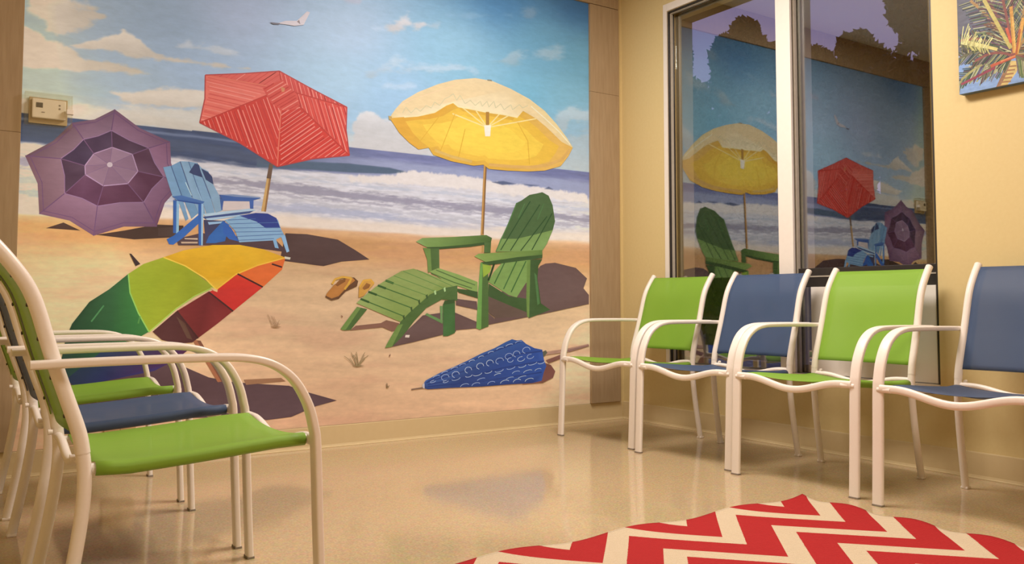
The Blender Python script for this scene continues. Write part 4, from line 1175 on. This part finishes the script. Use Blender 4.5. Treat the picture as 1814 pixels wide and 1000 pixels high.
for i in range(7):
    f = i / 7
    a = cp(440 + 90 * f, 800 - 240 * f); b = cp(535 + 85 * f, 790 - 240 * f)
    g.line([a, b], .006, (160, 112, 70)); g.k -= 1
g.k += 1
hub = cp(590, 500)
fr = [(70, 470), (60, 700), (110, 300), (300, 620), (200, 40), (330, 0), (540, 20), (640, -60), (560, -200), (760, -150), (1000, 0), (1150, 250), (1050, 480), (980, 640), (860, 120), (900, 700), (400, -280), (240, 480)]
pal = [(60, 66, 50), (72, 84, 58), (104, 112, 66), (160, 150, 96), (84, 60, 66), (120, 84, 60), (186, 172, 120), (48, 50, 52), (104, 72, 80), (70, 84, 84), (130, 120, 100)]
for n, e in enumerate(fr):
    E_ = cp(*e)
    N = 44
    dx, dz = E_[0] - hub[0], E_[1] - hub[1]
    l = math.hypot(dx, dz)
    nx_, nz_ = -dz / l, dx / l
    drp = 0.03 * (1 if dz < 0.2 else -0.5)
    pt = lambda f: (hub[0] + dx * f, hub[1] + dz * f + 0.10 * l * math.sin(f * math.pi) - drp * f * f)
    for i in range(2, N):
        f = i / N
        p = pt(f)
        for s in (-1, 1):
            ll = l * (0.30 + 0.12 * random.random()) * (1 - 0.55 * f)
            q = (p[0] + dx / l * ll * .75 + s * nx_ * ll * .6, p[1] + dz / l * ll * .75 + s * nz_ * ll * .6 - 0.02)
            g.line([p, q], 0.0036 * random.uniform(.6, 1.4), random.choice(pal), jit=14); g.k -= 1
    g.k += 1
    ln = [pt(i / 8) for i in range(9)]
    g.line(ln, 0.010, random.choice([(176, 130, 76), (150, 110, 66), (166, 150, 90), (140, 80, 66), (110, 100, 70)])); g.k -= 1
g.k += 2
for a, b, wd, c_ in (((320, 0), (560, 430), .014, (196, 170, 92)), ((560, 60), (590, 470), .012, (204, 140, 62)), ((575, 150), (600, 470), .007, (224, 168, 84)), ((670, 160), (612, 480), .013, (214, 150, 66)), ((640, 260), (604, 490), .008, (180, 96, 54)), ((380, 590), (600, 500), .012, (186, 88, 58)), ((470, 545), (600, 495), .006, (216, 130, 76)), ((120, 750), (420, 600), .010, (150, 70, 76)), ((160, 370), (440, 440), .012, (216, 190, 110)), ((560, 380), (520, 250), .010, (206, 90, 60))):
    g.line([cp(*a), cp(*b)], wd, c_)
for i in range(30):                   # pale yellow frond on the side towards the window
    f = i / 29
    bx, by = 120 + 230 * f, 395 + 40 * f
    lx, ly = random.uniform(10, 70), random.uniform(70, 190) * (1 - .45 * f)
    g.line([cp(bx, by), cp(bx + lx * .5, by - ly * .55), cp(bx + lx, by - ly)], .0036, random.choice([(222, 204, 130), (206, 186, 112), (176, 156, 96)])); g.k -= 1
    g.line([cp(bx, by), cp(bx + lx * .6, by + ly * .5)], .0036, random.choice([(196, 176, 100), (120, 110, 66), (92, 84, 60)])); g.k -= 1
g.build()

# ------------------------------------------------------------------ ceiling fixtures
FIX = ('flush rectangular ceiling light panel above the chevron rug', 'flush rectangular ceiling light panel at the end of the room opposite the mural', 'flush rectangular ceiling light panel beside the row of three chairs')
for (lx, ly, pw_), lab in zip(TROFFERS, FIX):
    f = empty('ceiling_light', (lx, ly, CEIL))
    tag(f, lab, 'ceiling light', 'ceiling light panels')
    bm = bmesh.new()
    for (x0, x1, y0, y1) in ((-.31, -.285, -.61, .61), (.285, .31, -.61, .61), (-.285, .285, -.61, -.585), (-.285, .285, .585, .61)):
        add_box(bm, x0, x1, y0, y1, -0.03, 0)
    obj('frame', bm, M_alu, f)
    mt, nt, p = new_mat('light_diffuser')
    p.inputs['Base Color'].default_value = (0.9, 0.88, 0.82, 1)
    p.inputs['Emission Color'].default_value = LIGHT_COL + (1,)
    p.inputs['Emission Strength'].default_value = 4.0
    box('diffuser', mt, (-.284, .284, -.584, .584, -0.022, -0.004), f)

# ------------------------------------------------------------------ outside: ground, hedge and trees at dusk
gr = box('ground', M_soil, (0.21, 60, -40, 60, -0.32, -0.16))
struct(gr)
def leaf_mat(name, c1, c2):
    return noise_mat(name, c1, c2, scale=4, rough=0.7, spec=0.2)
M_leaf = [leaf_mat('dusk_foliage', L(58, 60, 34), L(40, 44, 26)), leaf_mat('brown_foliage', L(74, 64, 38), L(52, 46, 28))]
M_bark = noise_mat('bark', L(64, 52, 40), L(44, 36, 28), scale=14, rough=0.9, stretch=(4, 4, 1))
def crown(rx, ry, rz, n, leaf, seed, low=-.7):
    """leafy crown: leaf blades scattered over overlapping round lobes"""
    rs = np.random.RandomState(seed)
    lobes = [(0, 0, -.2 * rz, .62)]
    for _ in range(15 if low > -1 else 26):
        a = rs.uniform(0, 2 * math.pi); e = rs.uniform(low, 1.35)
        lobes.append((.62 * rx * math.cos(a) * math.cos(e), .62 * ry * math.sin(a) * math.cos(e), .66 * rz * math.sin(e), rs.uniform(.24, .42)))
    v, f = [], []
    for i in range(n):
        lb = lobes[rs.randint(len(lobes))]
        d = rs.normal(size=3); d /= np.linalg.norm(d)
        rr = rs.uniform(.5, 1.0) ** 0.5 * lb[3]
        c = np.array([lb[0] + d[0] * rr * rx, lb[1] + d[1] * rr * ry, lb[2] + d[2] * rr * rz])
        a = rs.normal(size=3); a /= np.linalg.norm(a)
        b = np.cross(a, rs.normal(size=3)); b /= np.linalg.norm(b)
        s = leaf * rs.uniform(.6, 1.3)
        k = len(v)
        v += [tuple(c + a * s), tuple(c + b * s * .55), tuple(c - a * s), tuple(c - b * s * .55)]
        f.append((k, k + 1, k + 2, k + 3))
    return v, f
def at_dir(px, dist):
    t = (px - 907) / FPX
    h = np.array([math.sin(YAW) + t * math.cos(YAW), math.cos(YAW) - t * math.sin(YAW)])
    return CAM[0] + h[0] * dist, CAM[1] + h[1] * dist
def tree(px, dist, top_py, wpx, ratio, label, seed, kind=0, group='trees outside the window'):
    x, y = at_dir(px, dist)
    top = 0.7 + (536 - top_py) / FPX * dist
    rx = wpx / FPX * dist / 2
    rz = min(rx * ratio, (top - .2) / 2)
    e = empty('tree', (x, y, -0.16))
    tag(e, label, 'tree', group)
    v, f = crown(rx, rx, rz, 5200 if ratio < 3 else 11000, 0.085 * dist / 13, seed, -.7 if ratio < 3 else -1.5)
    me = bpy.data.meshes.new('foliage'); me.from_pydata(v, [], f); me.materials.append(M_leaf[kind])
    o = bpy.data.objects.new('foliage', me); o.location = (0, 0, top + .16 - rz); link(o, e)
    path = [(0, 0, 0), (0.03, 0.02, top * .3), (-.02, .03, top * .6), (0, 0, top - rz * .6)]
    obj('trunk', sweep(bmesh.new(), catmull(path, 4), 0.16, 0.16), M_bark, e, True)
    return e
tree(1205, 27.0, 62, 90, 2.2, 'leafy tree outside, beside the far jamb of the window', 1, 0)
tree(1315, 27.0, 24, 120, 1.4, 'tall round-headed tree outside the pane beside the mullion', 2, 1)
tree(1378, 31.0, 72, 70, 1.6, 'small round-headed tree outside, behind the window mullion', 3, 0)
tree(1452, 26.0, 74, 90, 1.8, 'low bushy tree outside, just past the window mullion', 4, 1)
tree(1522, 29.0, 36, 130, 1.5, 'broad brownish tree outside, above the reflected red umbrella', 5, 1)
tree(1650, 25.0, -70, 170, 1.6, 'tallest tree outside, at the near edge of the window', 6, 1)
for i, (px, d, top, wd) in enumerate(((1170, 19.0, 110, 210), (1265, 15.0, 118, 230), (1375, 19.0, 128, 200), (1470, 15.0, 150, 220), (1580, 19.0, 96, 230), (1705, 16.0, 84, 230))):
    tree(px, d, top, wd, 3.0, 'dense dark tree in the thick row outside the window, foliage down to the ground', 20 + i, i % 2, 'thick row of trees outside the window')
